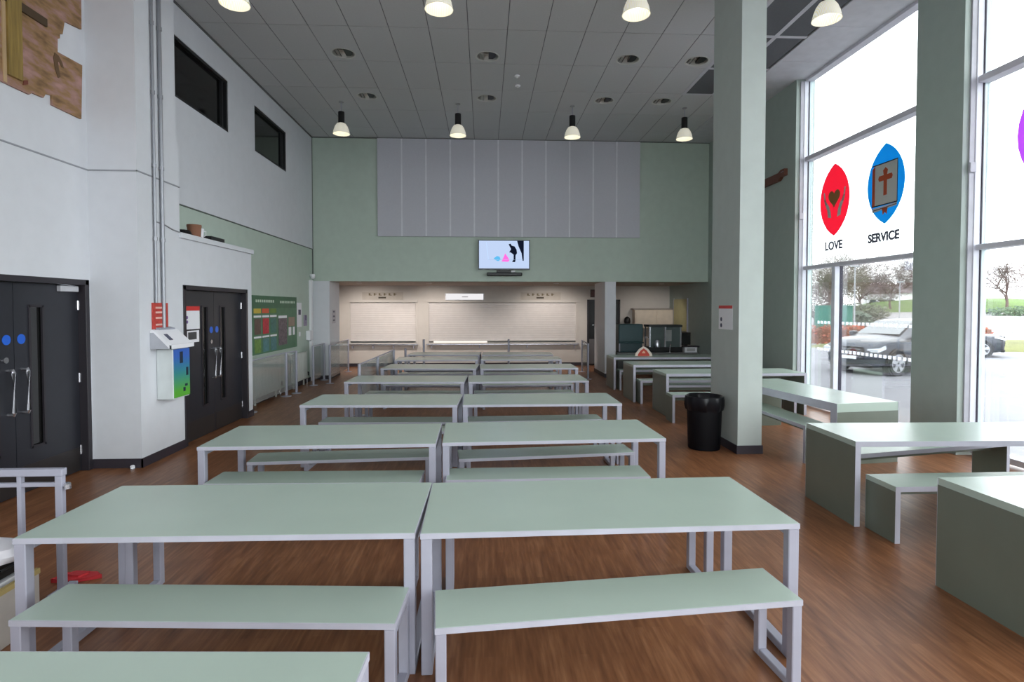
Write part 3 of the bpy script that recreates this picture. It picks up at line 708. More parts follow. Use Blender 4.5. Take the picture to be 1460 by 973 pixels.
# ================================================================== LEFT WALL THINGS
for k, (y, r) in enumerate(((6.80, .016), (6.95, .022))):
    o = thing('conduit_pipe', 'grey vertical conduit pipe on the white pier, %s of two' % ('nearer, thinner' if k == 0 else 'farther, thicker'), 'pipe', (-3.845, y, 0), 0, 'conduit pipes')
    MB().tube([(0, 0, 1.57 if k else 1.87), (0, 0, CEIL)], r, 10).build('pipe', mat('galvanised_conduit', (150, 152, 158), .35, metal=.5), o, smooth=True)
    for z in (2.6, 3.45, 4.3, 5.1): MB().tube([(0, 0, z), (0, 0, z + .04)], r + .007, 10).build('pipe_clip', MATS['galvanised_conduit'], o)
o = tag(MB().tube([(-3.86, 6.80, 2.83), (-3.86, 7.0, 2.82), (-3.855, 7.2, 2.78), (-3.855, 7.36, 2.77)], .007, 6).build('cable', mat('grey_cable', (150, 150, 154), .5)), 'thin grey cable running from the conduit to the lobby roof', 'cable')
sg = thing('red_wall_sign', 'red and white printed wall sign where the conduits end', 'sign', (-3.868, 0, 0))
bx('sign_board', mat('worn_red_print', (188, 66, 58), .5, var=.2, scale=18), 0, .012, 6.74, 7.06, 1.56, 1.87, sg)
for z in (1.60, 1.68, 1.745, 1.80): bx('pale_line', mat('pale_pink_print', (226, 180, 170), .6), .012, .0135, 6.80, 7.0, z, z + .022, sg)
tr = thing('sloped_tray', 'white sloping sheet metal tray on the pier above the dispenser', 'tray', (-3.868, 6.70, 1.33))
MB().prism([(0, .22), (.04, .22), (.24, .03), (.24, .0), (.22, .0), (.04, .19), (0, .19)], .0, .50, 'y').build('sloped_sheet', M_PAPER, tr)
MB().prism([(0, .19), (.04, .19), (.22, .0), (.0, .0)], .0, .02, 'y').build('side_cheek', mat('grey_cheek', (176, 178, 186), .5), tr)
bx('front_lip', M_PAPER, .22, .245, 0, .50, 0, .05, tr)
MB().prism([(.10, .165), (.17, .098), (.17, .104), (.10, .171)], .10, .17, 'y').build('grey_print', mat('grey_blue_print', (90, 92, 110), .5), tr)
MB().prism([(.0, .22), (.06, .22), (.06, .235), (.0, .25)], .1, .42, 'y').build('document', mat('grey_document', (160, 164, 176), .6), tr)
def grad_mat():
    m = bpy.data.materials.new('blue_green_print'); m.use_nodes = True
    nt = m.node_tree; b = nt.nodes['Principled BSDF']; tc = nt.nodes.new('ShaderNodeTexCoord'); sp_ = nt.nodes.new('ShaderNodeSeparateXYZ')
    cr = nt.nodes.new('ShaderNodeValToRGB'); nt.links.new(tc.outputs['Generated'], sp_.inputs[0]); nt.links.new(sp_.outputs[2], cr.inputs[0]); nt.links.new(cr.outputs[0], b.inputs['Base Color'])
    e = cr.color_ramp.elements; e[0].color = lin((88, 170, 52)) + (1,); e[0].position = .12; e[1].color = lin((52, 100, 190)) + (1,); e[1].position = .85
    q = cr.color_ramp.elements.new(.5); q.color = lin((52, 138, 140)) + (1,)
    return m
dp = thing('wall_dispenser', 'white wall box with blue to green printed front beside the black doors', 'dispenser', (-3.868, 6.82, .72))
bx('cabinet', mat('pale_grey_cabinet', (206, 212, 212), .4), 0, .19, 0, .36, 0, .60, dp, bevel=.006)
bx('printed_front', grad_mat(), .19, .2, .01, .355, .015, .595, dp)
for (y, z, w, h) in ((.13, .42, .07, .14), (.27, .26, .05, .1), (.2, .07, .05, .05), (.24, .13, .06, .03)): bx('dark_print', mat('navy_print', (24, 40, 60), .5), .2, .2015, y, y + w, z, z + h, dp)
# mural high on the near wall
mu = thing('wall_mural', 'jagged brown wooden looking mural with a golden cross on the near wall', 'mural', (-4.398, 0, 0))
out = [(4.35, 3.85), (5.37, 3.873), (5.70, 3.871), (5.735, 3.90), (5.875, 3.905), (5.905, 3.955), (5.985, 3.97), (5.985, 3.872), (6.40, 3.868), (6.43, 4.46), (6.076, 4.447), (6.08, 4.58), (6.11, 4.6), (6.115, 4.65), (6.15, 4.66), (6.183, 4.81), (6.43, 4.847), (6.44, 5.42), (6.1, 5.45), (6.05, 5.7), (5.2, 5.7), (5.1, 5.5), (4.5, 5.5), (4.4, 4.9), (4.6, 4.85), (4.6, 4.4), (4.35, 4.35)]
wm = mat('mural_brown_wood', (152, 116, 88), .7, var=.38, scale=3.2, stretch=(1, 1.3, 4))
_cr = [n for n in wm.node_tree.nodes if n.type == 'VALTORGB'][0].color_ramp
_cr.elements[0].color = lin((112, 84, 58)) + (1,); _cr.elements[1].color = lin((176, 136, 126)) + (1,)
_q = _cr.elements.new(.46); _q.color = lin((150, 116, 78)) + (1,); _q = _cr.elements.new(.56); _q.color = lin((158, 122, 110)) + (1,)
MB().prism(out, 0, .02, 'x').build('painted_panel', wm, mu)
gm = mat('dull_gold', (138, 114, 58), .5, var=.3, scale=5, stretch=(1, 6, .6))
bx('cross_upright', gm, .02, .045, 5.44, 5.60, 3.96, 5.62, mu); bx('cross_arm', mat('dark_brown_paint', (74, 56, 34), .6), .02, .04, 4.9, 5.92, 4.62, 4.70, mu)
bx('edge_strip', mat('tan_paint', (186, 158, 120), .6), .02, .03, 5.40, 5.435, 3.88, 5.6, mu)
MB().prism([(6.01, 4.36), (6.03, 4.42), (6.08, 4.41), (6.13, 4.36), (6.15, 4.31), (6.12, 4.31), (6.09, 4.35), (6.07, 4.34), (6.08, 4.27), (6.10, 4.20), (6.07, 4.18), (6.03, 4.25)], .02, .026, 'x').build('painted_knot', mat('dark_knot_paint', (100, 74, 46), .6), mu)
MB().prism([(5.48, 4.02), (5.54, 4.03), (5.55, 3.97), (5.50, 3.96)], .02, .026, 'x').build('painted_mark', mat('red_brown_paint', (120, 64, 48), .6), mu)
MB().prism([(5.62, 3.93), (5.68, 3.96), (5.68, 4.0), (5.63, 3.98)], .02, .026, 'x').build('painted_mark', MATS['red_brown_paint'], mu)
# poster board
X0 = XL
pb = thing('poster_board', 'large green menu poster board on the left wall', 'poster', (X0 + .004, 0, 0))
bx('board', mat('green_poster', (74, 118, 88), .5, var=.1), 0, .02, 10.55, 13.0, .92, 2.04, pb)
bx('header_band', mat('deep_green_print', (58, 104, 74), .5), .02, .022, 10.56, 12.99, 1.80, 2.03, pb)
for (a, b, z) in ((10.7, 11.65, 1.91), (11.95, 12.85, 1.90)):
    k = a
    while k < b: bx('pale_heading_mark', mat('pale_green_print', (196, 214, 196), .6), .022, .0235, k, k + .06, z, z + .05, pb); k += .095
cols = [((200, 178, 60), (90, 70, 62)), ((214, 84, 44), (190, 36, 56)), ((96, 130, 44), (60, 112, 104))]
for q, (hc, bc) in enumerate(cols):
    y = 10.60 + q * .40
    bx('tab', mat('poster_tab_%d' % q, hc, .5), .022, .0235, y, y + .34, 1.70, 1.79, pb)
    bx('white_strip', M_PAPER, .022, .0235, y, y + .35, 1.62, 1.66, pb)
    s1 = bx('menu_sheet', mat('poster_sheet_%d' % q, bc, .5, var=.25, scale=20), .022, .0235, y + .03, y + .33, 1.30, 1.60, pb)
    bx('white_strip', M_PAPER, .022, .0235, y, y + .35, 1.23, 1.265, pb)
    s2 = bx('menu_sheet', mat('poster_low_%d' % q, ((104, 140, 62), (78, 128, 132), (70, 120, 124))[q], .5, var=.25, scale=20), .022, .0235, y + .03, y + .33, .95, 1.21, pb)
bx('photo_sheet', mat('photo_grid_print', (96, 84, 92), .5, var=.6, scale=22), .022, .0235, 11.85, 12.35, 1.02, 1.58, pb)
bx('white_strip', M_PAPER, .022, .0235, 11.85, 12.35, 1.585, 1.64, pb)
bx('tan_sheet', mat('tan_print', (150, 132, 116), .6), .022, .0235, 12.45, 12.85, 1.40, 1.60, pb)
bx('white_sheet', M_PAPER, .022, .0235, 12.45, 12.62, 1.20, 1.38, pb); bx('white_sheet', M_PAPER, .022, .0235, 12.72, 12.85, 1.20, 1.38, pb)
for nm, lb, ct, (a, b, c, d), mm in (('wall_notice', 'tall white notice right of the green poster board', 'notice', (13.05, 13.4, 1.36, 1.92), M_PAPER),
                             ('wall_notice', 'small purple printed notice near the wall corner', 'notice', (13.55, 13.8, 1.37, 1.63), mat('mauve_print', (150, 140, 165), .5, var=.3, scale=12))):
    n_ = thing(nm, lb, ct, (X0, 0, 0)); s1 = bx('sheet', mm, 0, .006, a, b, c, d, n_)
    bx('dark_print', MATS['dark_blue_print'], .006, .0072, a + .12, b - .06, (c + d) / 2, (c + d) / 2 + .12, s1)
n_ = thing('wall_unit', 'small white dispenser box low on the wall by the corner', 'dispenser', (X0, 13.72, 1.02))
bx('housing', M_PAPER, 0, .1, 0, .28, 0, .23, n_, bevel=.01); bx('nozzle', M_FRAMEG, .03, .07, .11, .17, -.03, 0, n_)
n_ = thing('light_switch', 'small white square switch below the tall notice', 'switch', (X0, 13.2, 1.14))
bx('plate', M_PAPER, 0, .01, 0, .1, 0, .1, n_, bevel=.003); bx('rocker', M_PAPER, .01, .016, .03, .07, .03, .07, n_)
n_ = thing('security_camera', 'small white security camera at the far left corner', 'camera', (-4.22, 14.1, 2.55))
MB().lathe([(.05, .08), (.06, .06), (.06, .02), (.045, -.02), (.01, -.045)], 18).build('camera_dome', M_PAPER, n_, smooth=True); bx('mount', M_PAPER, -.06, 0, -.03, .03, .03, .08, n_)
n_ = thing('pier_notice', 'small grey notice on the inner face of the white pier', 'notice', (-3.87, 0, 0))
bx('sheet', mat('pale_grey_print', (186, 184, 192), .6), 0, .004, 14.55, 14.85, 1.40, 1.75, n_)
for z in (1.46, 1.56, 1.68): bx('dark_print', MATS['dark_blue_print'], .004, .0055, 14.6, 14.78, z, z + .04, n_)
tk = tag(MB().box(XL, XL + .06, 13.98, 14.12, 0, 2.48).build('cable_trunking', M_PAPER, bevel=.005), 'white vertical cable trunking at the far left corner', 'trunking')
for (a, b, lb) in ((10.3, 11.75, 'white panel radiator under the poster board'), (12.4, 13.5, 'white panel radiator under the wall notices')):
    r = thing('radiator', lb, 'radiator', (X0 + .03, a, .14)); L = b - a
    MB().box(.0, .02, 0, L, 0, .62).box(.05, .07, 0, L, 0, .62).build('panel', mat('cream_radiator', (214, 216, 210), .4), r, bevel=.004)
    k = .06
    fb = MB()
    while k < L - .06: fb.box(.07, .076, k, k + .035, .03, .59); k += .07
    fb.build('flutes', MATS['cream_radiator'], r); bx('top_grille', MATS['cream_radiator'], 0, .072, 0, L, .62, .63, r)
    MB().tube([(.035, L - .02, .05), (.035, L + .06, .05), (.035, L + .06, -.14)], .012, 8).build('supply_pipe', M_CHROME, r)
    MB().lathe([(.025, -.03), (.028, .04), (.02, .06)], 12).build('valve', M_BLACK, r).location = (.06, L + .06, .08)
    for y in (.2, L - .2): bx('foot', MATS['cream_radiator'], .02, .05, y, y + .03, -.14, 0, r)

# ---- screens and posts of the queue barriers
def barrier(pts, h, label, foot=True):
    r = thing('queue_screen', label, 'barrier', (pts[0][0], pts[0][1], 0), 0, 'queue screens')
    P = [(x - pts[0][0], y - pts[0][1]) for x, y in pts]
    for (x, y) in P:
        q = MB().tube([(x, y, 0), (x, y, h)], .026, 10).build('post', M_STEEL, r, smooth=True)
        MB().lathe([(.10, 0), (.10, .008), (.03, .02)], 20, (x, y, 0)).build('foot_plate', M_STEEL, q, smooth=True)
    for (a, b) in zip(P, P[1:]):
        d = Vector((b[0] - a[0], b[1] - a[1], 0)); n = Vector((-d.y, d.x, 0)).normalized() * .005; d.normalize()
        s0 = Vector((a[0], a[1], 0)) + d * .04; s1 = Vector((b[0], b[1], 0)) - d * .04
        vs = [s0 - n, s0 + n, s1 + n, s1 - n]; vs = [(v.x, v.y, .12) for v in vs] + [(v.x, v.y, h - .03) for v in vs]
        MB().add(vs, [(0, 1, 2, 3), (4, 5, 6, 7), (0, 1, 5, 4), (1, 2, 6, 5), (2, 3, 7, 6), (3, 0, 4, 7)]).build('clear_panel', M_SCREEN, r)
        MB().tube([(a[0], a[1], h - .01), (b[0], b[1], h - .01)], .014, 8).build('top_rail', M_STEEL, r, smooth=True)
barrier([(-4.02, 9.85), (-4.02, 11.6), (-3.95, 12.0)], .90, 'clear queue screen before the radiator under the poster board')
barrier([(-3.95, 13.17), (-3.98, 14.15)], .92, 'short clear queue screen against the front of the white pier')
barrier([(-3.66, 13.5), (-3.80, 15.9)], .92, 'clear queue screen running into the servery beside the white pier')
barrier([(-2.08, 9.45), (-2.05, 10.9), (-2.02, 12.65)], .87, 'clear queue screen along the left ends of the far tables')
barrier([(2.62, 14.0), (2.75, 15.6)], .90, 'clear queue screen at the right side of the servery')
for k, (x, y) in enumerate(((-2.0, 14.4), (-1.6, 15.0), (.66, 15.0))):
    r = thing('queue_post', 'bare grey queue post before the shutters, %s of three' % ('leftmost', 'middle', 'rightmost')[k], 'post', (x, y, 0), 0, 'bare queue posts')
    MB().tube([(0, 0, 0), (0, 0, .75 if k == 0 else .94)], .03, 10).build('post', M_STEEL, r, smooth=True); MB().lathe([(.12, 0), (.12, .01), (.03, .02)], 20).build('foot_plate', M_STEEL, r, smooth=True)
    MB().lathe([(.03, 0), (.034, .01), (.02, .02)], 12, (0, 0, .75 if k == 0 else .94)).build('cap', M_STEEL, r)
# ---- railing and bits at the lower left
r = thing('steel_railing', 'grey steel rail frame standing left of the nearest table', 'railing', (-2.68, 3.66, 0))
for x in (0, -.24, -.95): MB().box(x - (.013 if x else .022), x + (.013 if x else .022), -.018, .018, 0, .755).build('post', M_STEEL, r, bevel=.003)
bx('top_rail', M_STEEL, -.98, .028, -.022, .022, .755, .80, r, bevel=.003); bx('middle_rail', M_STEEL, -.95, .028, -.012, .012, .685, .712, r, bevel=.003)
bx('foot_bar', M_STEEL, -.025, .025, -.1, .1, 0, .03, r); bx('foot_bar', M_STEEL, -.975, -.925, -.1, .1, 0, .03, r)
MB().lathe([(.02, 0), (.02, .03), (.012, .04)], 12).build('knob', M_CHROME, r).location = (.045, 0, .67)
r = thing('cardboard_box', 'open pale box of papers on the floor behind the left table leg', 'box', (-2.78, 3.16, 0))
MB().box(-.22, .22, -.16, .16, 0, .01).box(-.22, .22, -.16, -.15, .01, .31).box(-.22, .22, .15, .16, .01, .31).box(-.22, -.21, -.15, .15, .01, .31).box(.21, .22, -.15, .15, .01, .31).build('carton', mat('pale_carton', (196, 188, 180), .7), r)
for k in range(5): bx('paper_sheaf', M_PAPER, -.18 + k * .075, -.13 + k * .075, -.14, .14, .012, .315 + .01 * (k % 3), r)
bx('yellow_rim', mat('tan_rim', (190, 168, 110), .6), .205, .228, -.16, .16, .29, .32, r)
r = thing('black_crate', 'shallow black crate resting on the box of papers', 'crate', (-2.84, 3.16, .34))
MB().box(-.22, .22, -.15, .15, 0, .012).box(-.22, .22, -.15, -.14, .012, .07).box(-.22, .22, .14, .15, .012, .07).box(-.22, -.21, -.14, .14, .012, .07).box(.21, .22, -.14, .14, .012, .07).build('crate_body', M_BLACK, r)
MB().tube([(.22, -.06, .05), (.25, -.06, .06), (.25, .06, .06), (.22, .06, .05)], .008, 6).build('crate_handle', M_BLACK, r)
r = thing('white_bag', 'rounded white plastic bag lying on the black crate', 'bag', (-2.76, 3.16, .412))
bag = MB(); n = 22; vs = []
for (rr, z) in ((.12, .0), (.18, .02), (.20, .06), (.18, .10), (.10, .13), (.02, .135)):
    for i in range(n): a = 2 * PI * i / n; q = rr * (1 + .06 * math.sin(5 * a + z * 30)); vs.append((q * math.cos(a) * 1.1, q * math.sin(a) * .72, z))
bag.add(vs, [(k * n + i, k * n + (i + 1) % n, (k + 1) * n + (i + 1) % n, (k + 1) * n + i) for k in range(5) for i in range(n)]); bag.add(vs[-n:], [tuple(range(n))]); bag.add(vs[:n], [tuple(range(n))])
bag.build('bag_body', mat('white_plastic', (216, 214, 220), .4), r, smooth=True); MB().lathe([(.015, .13), (.028, .145), (.012, .15)], 10).build('knot', MATS['white_plastic'], r)
r = thing('red_cloth', 'flat red cloth lying on the floor under the left table', 'cloth', (-2.72, 3.85, 0))
MB().prism([(-.13, -.05), (-.02, -.07), (.08, -.03), (.15, .0), (.09, .05), (-.03, .04), (-.1, .05)], 0.001, .022, 'z').build('fold', mat('red_cloth_weave', (200, 52, 58), .8), r, bevel=.006)
MB().prism([(-.07, -.03), (.03, -.035), (.06, .02), (-.03, .03)], .022, .04, 'z').build('fold', MATS['red_cloth_weave'], r, bevel=.006)
r = thing('door_stop', 'small white knob shaped door stop at the pier foot', 'doorstop', (-3.95, 6.47, 0))
MB().lathe([(.022, 0), (.024, .03), (.015, .04)], 14).build('buffer', M_PAPER, r, smooth=True); MB().lathe([(.03, 0), (.03, .006)], 14).build('base', M_CHROME, r)

# ================================================================== KITCHEN ALCOVE THINGS
r = thing('low_counter', 'low grey counter in the alcove behind the far green table', 'counter', (3.55, 14.75, 0))
bx('worktop', mat('grey_worktop', (120, 122, 122), .4), 0, 2.2, 0, .8, .56, .60, r)
for x in (.02, 1.08, 2.12): bx('side_panel', mat('grey_cabinet', (96, 100, 98), .5), x, x + .06, .03, .77, 0, .56, r)
bx('back_panel', MATS['grey_cabinet'], .08, 2.12, .74, .77, .05, .56, r)
r = thing('teal_storage_box', 'dark teal two tier storage box at the left of the alcove', 'box', (3.62, 14.85, .60))
bx('upper_tier', mat('dark_teal_plastic', (34, 72, 76), .4), 0, .66, .05, .5, .27, .76, r, bevel=.02); bx('lower_tier', mat('darker_teal_plastic', (30, 62, 68), .4), .02, .64, .05, .5, 0, .25, r, bevel=.02)
bx('ledge', MATS['dark_teal_plastic'], -.01, .67, .0, .52, .24, .28, r, bevel=.01); bx('label_plate', M_STEEL, .0, .03, .03, .06, .02, .24, r)
r = thing('hot_display', 'glass and steel hot food display cabinet in the alcove', 'display', (4.42, 14.85, .60))
bx('base', M_BLACK, 0, .92, 0, .5, 0, .14, r, bevel=.01)
for (x, y) in ((.02, .02), (.86, .02), (.02, .44), (.86, .44), (.44, .02)): bx('corner_post', M_CHROME, x, x + .04, y, y + .03, .14, .68, r)
bx('roof', mat('dark_steel', (62, 66, 66), .35, metal=.5), 0, .92, 0, .5, .68, .74, r, bevel=.008); bx('inner_shelf', M_CHROME, .06, .86, .06, .46, .38, .395, r)
for x0, x1 in ((.06, .43), (.48, .86)): bx('front_glass', mat('smoky_glass', (92, 104, 102), .08), x0, x1, .025, .032, .14, .68, r)
MB().lathe([(.09, 0), (.1, .1), (.06, .2), (.02, .22)], 16, (.22, -.04, .14)).build('kettle_drum', M_CHROME, r, smooth=True)
bx('control_panel', mat('mid_grey_panel', (150, 152, 150), .4), .46, .62, -.012, .0, .3, .6, r)
r = thing('wall_cupboard', 'cream wall cupboard on the back wall of the alcove', 'cupboard', (4.62, YK - .32, 1.16))
bx('carcass', mat('cream_cupboard', (222, 208, 190), .5), 0, 1.34, 0, .32, 0, .58, r); bx('top_board', mat('grey_top_board', (150, 142, 134), .5), -.05, 1.38, -.03, .32, .58, .62, r)
for x in (.02, .68): q = bx('cupboard_door', MATS['cream_cupboard'], x, x + .64, -.02, 0, .02, .54, r, bevel=.004); bx('knob', M_CHROME, x + .56, x + .58, -.035, -.02, .06, .1, q)
r = thing('dark_kettle', 'small dark kettle against the alcove back wall beside the cupboard', 'kettle', (4.42, YK - .18, 1.30))
MB().lathe([(.08, 0), (.1, .06), (.09, .16), (.05, .21), (.02, .23)], 18).build('kettle_body', M_BLACK, r, smooth=True); bx('shelf_bracket', M_STEEL, -.14, .14, -.1, .18, -.02, 0, r)
r = thing('black_monitor', 'small black till monitor at the right of the alcove', 'monitor', (5.38, 15.1, .60))
bx('display', M_BLACK, 0, .3, .05, .1, .18, .52, r, bevel=.01); bx('stand', M_BLACK, .1, .2, .02, .16, 0, .2, r); bx('foot', M_BLACK, .02, .28, .0, .2, 0, .02, r); bx('glass', M_DGLASS, .015, .285, .046, .05, .2, .505, r)
r = thing('white_till_box', 'small white box with dark lid on the alcove counter', 'box', (5.38, 14.78, .60))
bx('body', M_PAPER, 0, .34, 0, .18, 0, .14, r, bevel=.006); bx('lid', M_SKIRT, -.03, .40, -.01, .2, .14, .17, r); bx('label_plate', mat('pale_grey_panel', (180, 180, 180), .5), .06, .28, -.005, 0, .03, .11, r)
r = thing('yellow_wall_panel', 'pale yellow board on the side wall of the alcove', 'board', (XR, 0, 0))
bx('board', mat('pale_yellow_board', (176, 172, 128), .5), -.03, 0, 15.72, 16.82, 1.12, 2.05, r); bx('edge_trim', M_STEEL, -.034, 0, 15.69, 15.72, 1.1, 2.07, r); bx('edge_trim', M_STEEL, -.034, 0, 16.82, 16.85, 1.1, 2.07, r)
r = thing('table_sign', 'white rimmed red triangular sign standing on the farthest green table', 'sign', (3.62, 12.55, .71))
tri = [(-.20, 0), (.20, 0), (.19, .05), (.10, .16), (.0, .22), (-.10, .16), (-.19, .05)]
MB().prism(tri, 0, .02, 'y').build('sign_board', mat('cream_sign', (226, 214, 200), .5), r); MB().prism([(u * .68, v * .78) for u, v in tri], -.003, 0, 'y').build('red_centre', mat('tomato_red', (196, 64, 48), .5), r)
MB().prism([(u * .2, .06 + v * .25) for u, v in tri], -.005, -.003, 'y').build('pale_mark', mat('peach_print', (226, 170, 140), .5), r); bx('prop', M_PAPER, -.05, .05, .02, .12, 0, .012, r)
r = thing('tap_post', 'slim steel tap standing on the alcove counter', 'tap', (4.98, 14.80, .60))
MB().tube([(0, 0, 0), (0, 0, .2), (.0, -.03, .23), (0, -.08, .21)], .012, 8).build('spout', M_CHROME, r, smooth=True); MB().lathe([(.03, 0), (.03, .015)], 12).build('base', M_CHROME, r)

# ================================================================== WINDOW DECALS
XD = 6.060
KX = XD / 5.95
def kp(poly): return [(u * KX, 1.82 + (v - 1.82) * KX) for u, v in poly]
def vesica(cy, cz, w, h, n=14):
    A, B = h / 2, w / 2; R_ = (A * A + B * B) / (2 * B); pts = []
    for sg_ in (1, -1):
        for i in range(n):
            z = A * math.cos(PI * i / n); pts.append((cy + sg_ * (math.sqrt(R_ * R_ - z * z) - (R_ - B)), cz + sg_ * z))
    return kp(pts)
def decal(name, label, cy, cz, w, h, rgb, k):
    r = thing(name, label, 'window decal', (0, 0, 0), 0, 'emblem decals on the window')
    MB().prism(vesica(cy, cz, w, h), XD, XD + .002, 'x').build('emblem_field', filmmat('film_' + name, rgb, k), r)
    return r
F_GREY = filmmat('grey_film', (205, 205, 200), .5); F_BROWN = filmmat('brown_film', (160, 118, 76), .6); F_RUST = filmmat('rust_film', (186, 92, 66), .6); F_DARK = filmmat('dark_line_film', (60, 48, 40), .4); F_TXT = filmmat('grey_letter_film', (100, 104, 118), .05)
def dp_(r, name, poly, m, lift=1): return MB().prism(kp(poly), XD - .0015 * lift, XD - .0015 * (lift - 1), 'x').build(name, m, r)
KF = .48
d = decal('love_decal', 'red pointed oval window decal with hands and heart, LOVE beneath', 9.305, 3.645, .80, 1.22, (230, 66, 100), KF)
hc = (9.31, 3.68)
heart = [(hc[0] + .0105 * 16 * math.sin(t) ** 3 * .95, hc[1] + .0105 * (13 * math.cos(t) - 5 * math.cos(2 * t) - 2 * math.cos(3 * t) - math.cos(4 * t))) for t in [2 * PI * i / 32 for i in range(32)]]
dp_(d, 'heart', heart, F_BROWN)
for s in (1, -1):
    q = lambda u, v: (9.305 + s * u, 3.645 + v)
    dp_(d, 'hand', [q(.08, -.30), q(.17, -.28), q(.19, -.16), q(.27, -.02), q(.30, .16), q(.27, .17), q(.24, .02), q(.20, -.03), q(.14, -.09), q(.10, -.19)], F_GREY)
    for j in range(3): dp_(d, 'finger_line', [q(.20 + .02 * j, -.06), q(.205 + .02 * j, -.06), q(.245 + .018 * j, .04), q(.24 + .018 * j, .04)], F_DARK, 2)
text_mesh('lettering', 'LOVE', .20, F_TXT, d, (XD, 9.31 * KX, 1.82 + .985 * KX), (0, -1, 0), (0, 0, 1))
d = decal('service_decal', 'blue pointed oval window decal with a cross on a book, SERVICE beneath', 8.09, 3.655, .78, 1.19, (40, 166, 212), KF)
q = lambda u, v: (8.09 - u, 3.655 + v)
dp_(d, 'book_cover', [q(-.24, -.30), q(.24, -.30), q(.24, .30), q(-.24, .30)], F_GREY)
dp_(d, 'book_spine', [q(-.28, -.33), q(-.22, -.30), q(-.22, .30), q(-.28, .26)], F_RUST, 2)
for (a, b) in ((.30, .315), (-.315, -.30)): dp_(d, 'book_outline', [q(-.28, a), q(.25, a), q(.25, b), q(-.28, b)], F_DARK, 2)
dp_(d, 'book_outline', [q(.24, -.3), q(.252, -.3), q(.252, .3), q(.24, .3)], F_DARK, 2)
dp_(d, 'book_pages', [q(-.27, -.40), q(.24, -.36), q(.24, -.315), q(-.27, -.335)], filmmat('pale_film', (200, 200, 198), .3), 2)
dp_(d, 'book_pages_line', [q(-.27, -.375), q(.24, -.345), q(.24, -.337), q(-.27, -.365)], F_DARK, 3)
dp_(d, 'ribbon', [q(-.06, -.36), q(.06, -.36), q(.04, -.46), q(.0, -.42), q(-.04, -.46)], F_RUST, 3)
dp_(d, 'cross', [q(-.035, -.17), q(.035, -.17), q(.035, .05), q(.13, .05), q(.15, .09), q(.13, .13), q(.035, .13), q(.05, .2), q(.0, .24), q(-.05, .2), q(-.035, .13), q(-.13, .13), q(-.15, .09), q(-.13, .05), q(-.035, .05)], F_RUST, 2)
text_mesh('lettering', 'SERVICE', .185, F_TXT, d, (XD, 8.12 * KX, 1.82 + .99 * KX), (0, -1, 0), (0, 0, 1))
d = decal('magenta_decal', 'magenta pointed oval window decal cut off by the right picture edge', 5.63, 3.72, .80, 1.22, (205, 120, 226), KF)
dp_(d, 'emblem_mark', [(5.63 + .2 * math.cos(t), 3.72 + .2 * math.sin(t)) for t in [2 * PI * i / 20 for i in range(20)]], F_GREY)
dp_(d, 'emblem_mark', [(5.86, 3.68), (5.92, 3.73), (5.86, 3.78), (5.80, 3.73)], F_DARK, 2)

# ================================================================== OUTSIDE
GZ = -.22
gr = struct(MB().add([(-70, -70, GZ), (120, -70, GZ), (120, 120, GZ), (-70, 120, GZ)], [(0, 1, 2, 3)]).build('ground', mat('pale_tarmac', (112, 112, 118), .85, var=.08, scale=3)))
struct(bx('path', mat('pavement', (122, 122, 126), .85), 6.2, 8.4, -30, 40, GZ, GZ + .03))
for k in range(4):
    tag(bx('bay_line', mat('white_road_paint', (226, 226, 226), .7), 10.2, 15.0, 4.0 + 2.7 * k, 4.1 + 2.7 * k, GZ, GZ + .004), 'white painted parking bay line, number %s counting away from the camera' % ('one', 'two', 'three', 'four', 'five', 'six')[k], 'road marking', 'parking bay lines')
def bank(name, m, pts, z0, z1, label):
    """raised grassy bank: convex plan polygon, sloped edges"""
    cx = sum(p[0] for p in pts) / len(pts); cy = sum(p[1] for p in pts) / len(pts)
    n = len(pts); vs = []
    for s, z in ((1, z0), (.93, z0 + (z1 - z0) * .35), (.7, z0 + (z1 - z0) * .8), (.35, z1)):
        vs += [(cx + (x - cx) * s, cy + (y - cy) * s, z) for x, y in pts]
    fs = [(k * n + i, k * n + (i + 1) % n, (k + 1) * n + (i + 1) % n, (k + 1) * n + i) for k in range(3) for i in range(n)] + [tuple(3 * n + i for i in range(n))]
    return struct(MB().add(vs, fs).build(name, m, smooth=True))
M_GRASS = mat('winter_grass', (84, 108, 52), .9, var=.2, scale=1.5)
M_GRASS2 = mat('dull_grass', (98, 100, 58), .9, var=.2, scale=1.5)
bank('grass_verge', M_GRASS2, [(15.8, 27.6), (25, 23.8), (36, 25), (38, 29), (20, 31)], GZ, .10, 'low dull green verge in front of the red brown hedge')
M_RISE = mat('pale_path', (128, 126, 128), .85, var=.06, scale=2)
bank('path_rise', M_RISE, [(26, 46), (40, 36), (60, 42), (100, 60), (100, 110), (60, 110), (36, 74)], GZ, 1.3, '')
bank('grass_bank', M_GRASS, [(42, 64), (50, 55), (66, 56), (84, 70), (80, 92), (58, 90)], .7, 2.9, '')
bank('grass_strip', M_GRASS, [(31, 28), (48, 29), (62, 40), (58, 46), (42, 39)], GZ, .75, '')

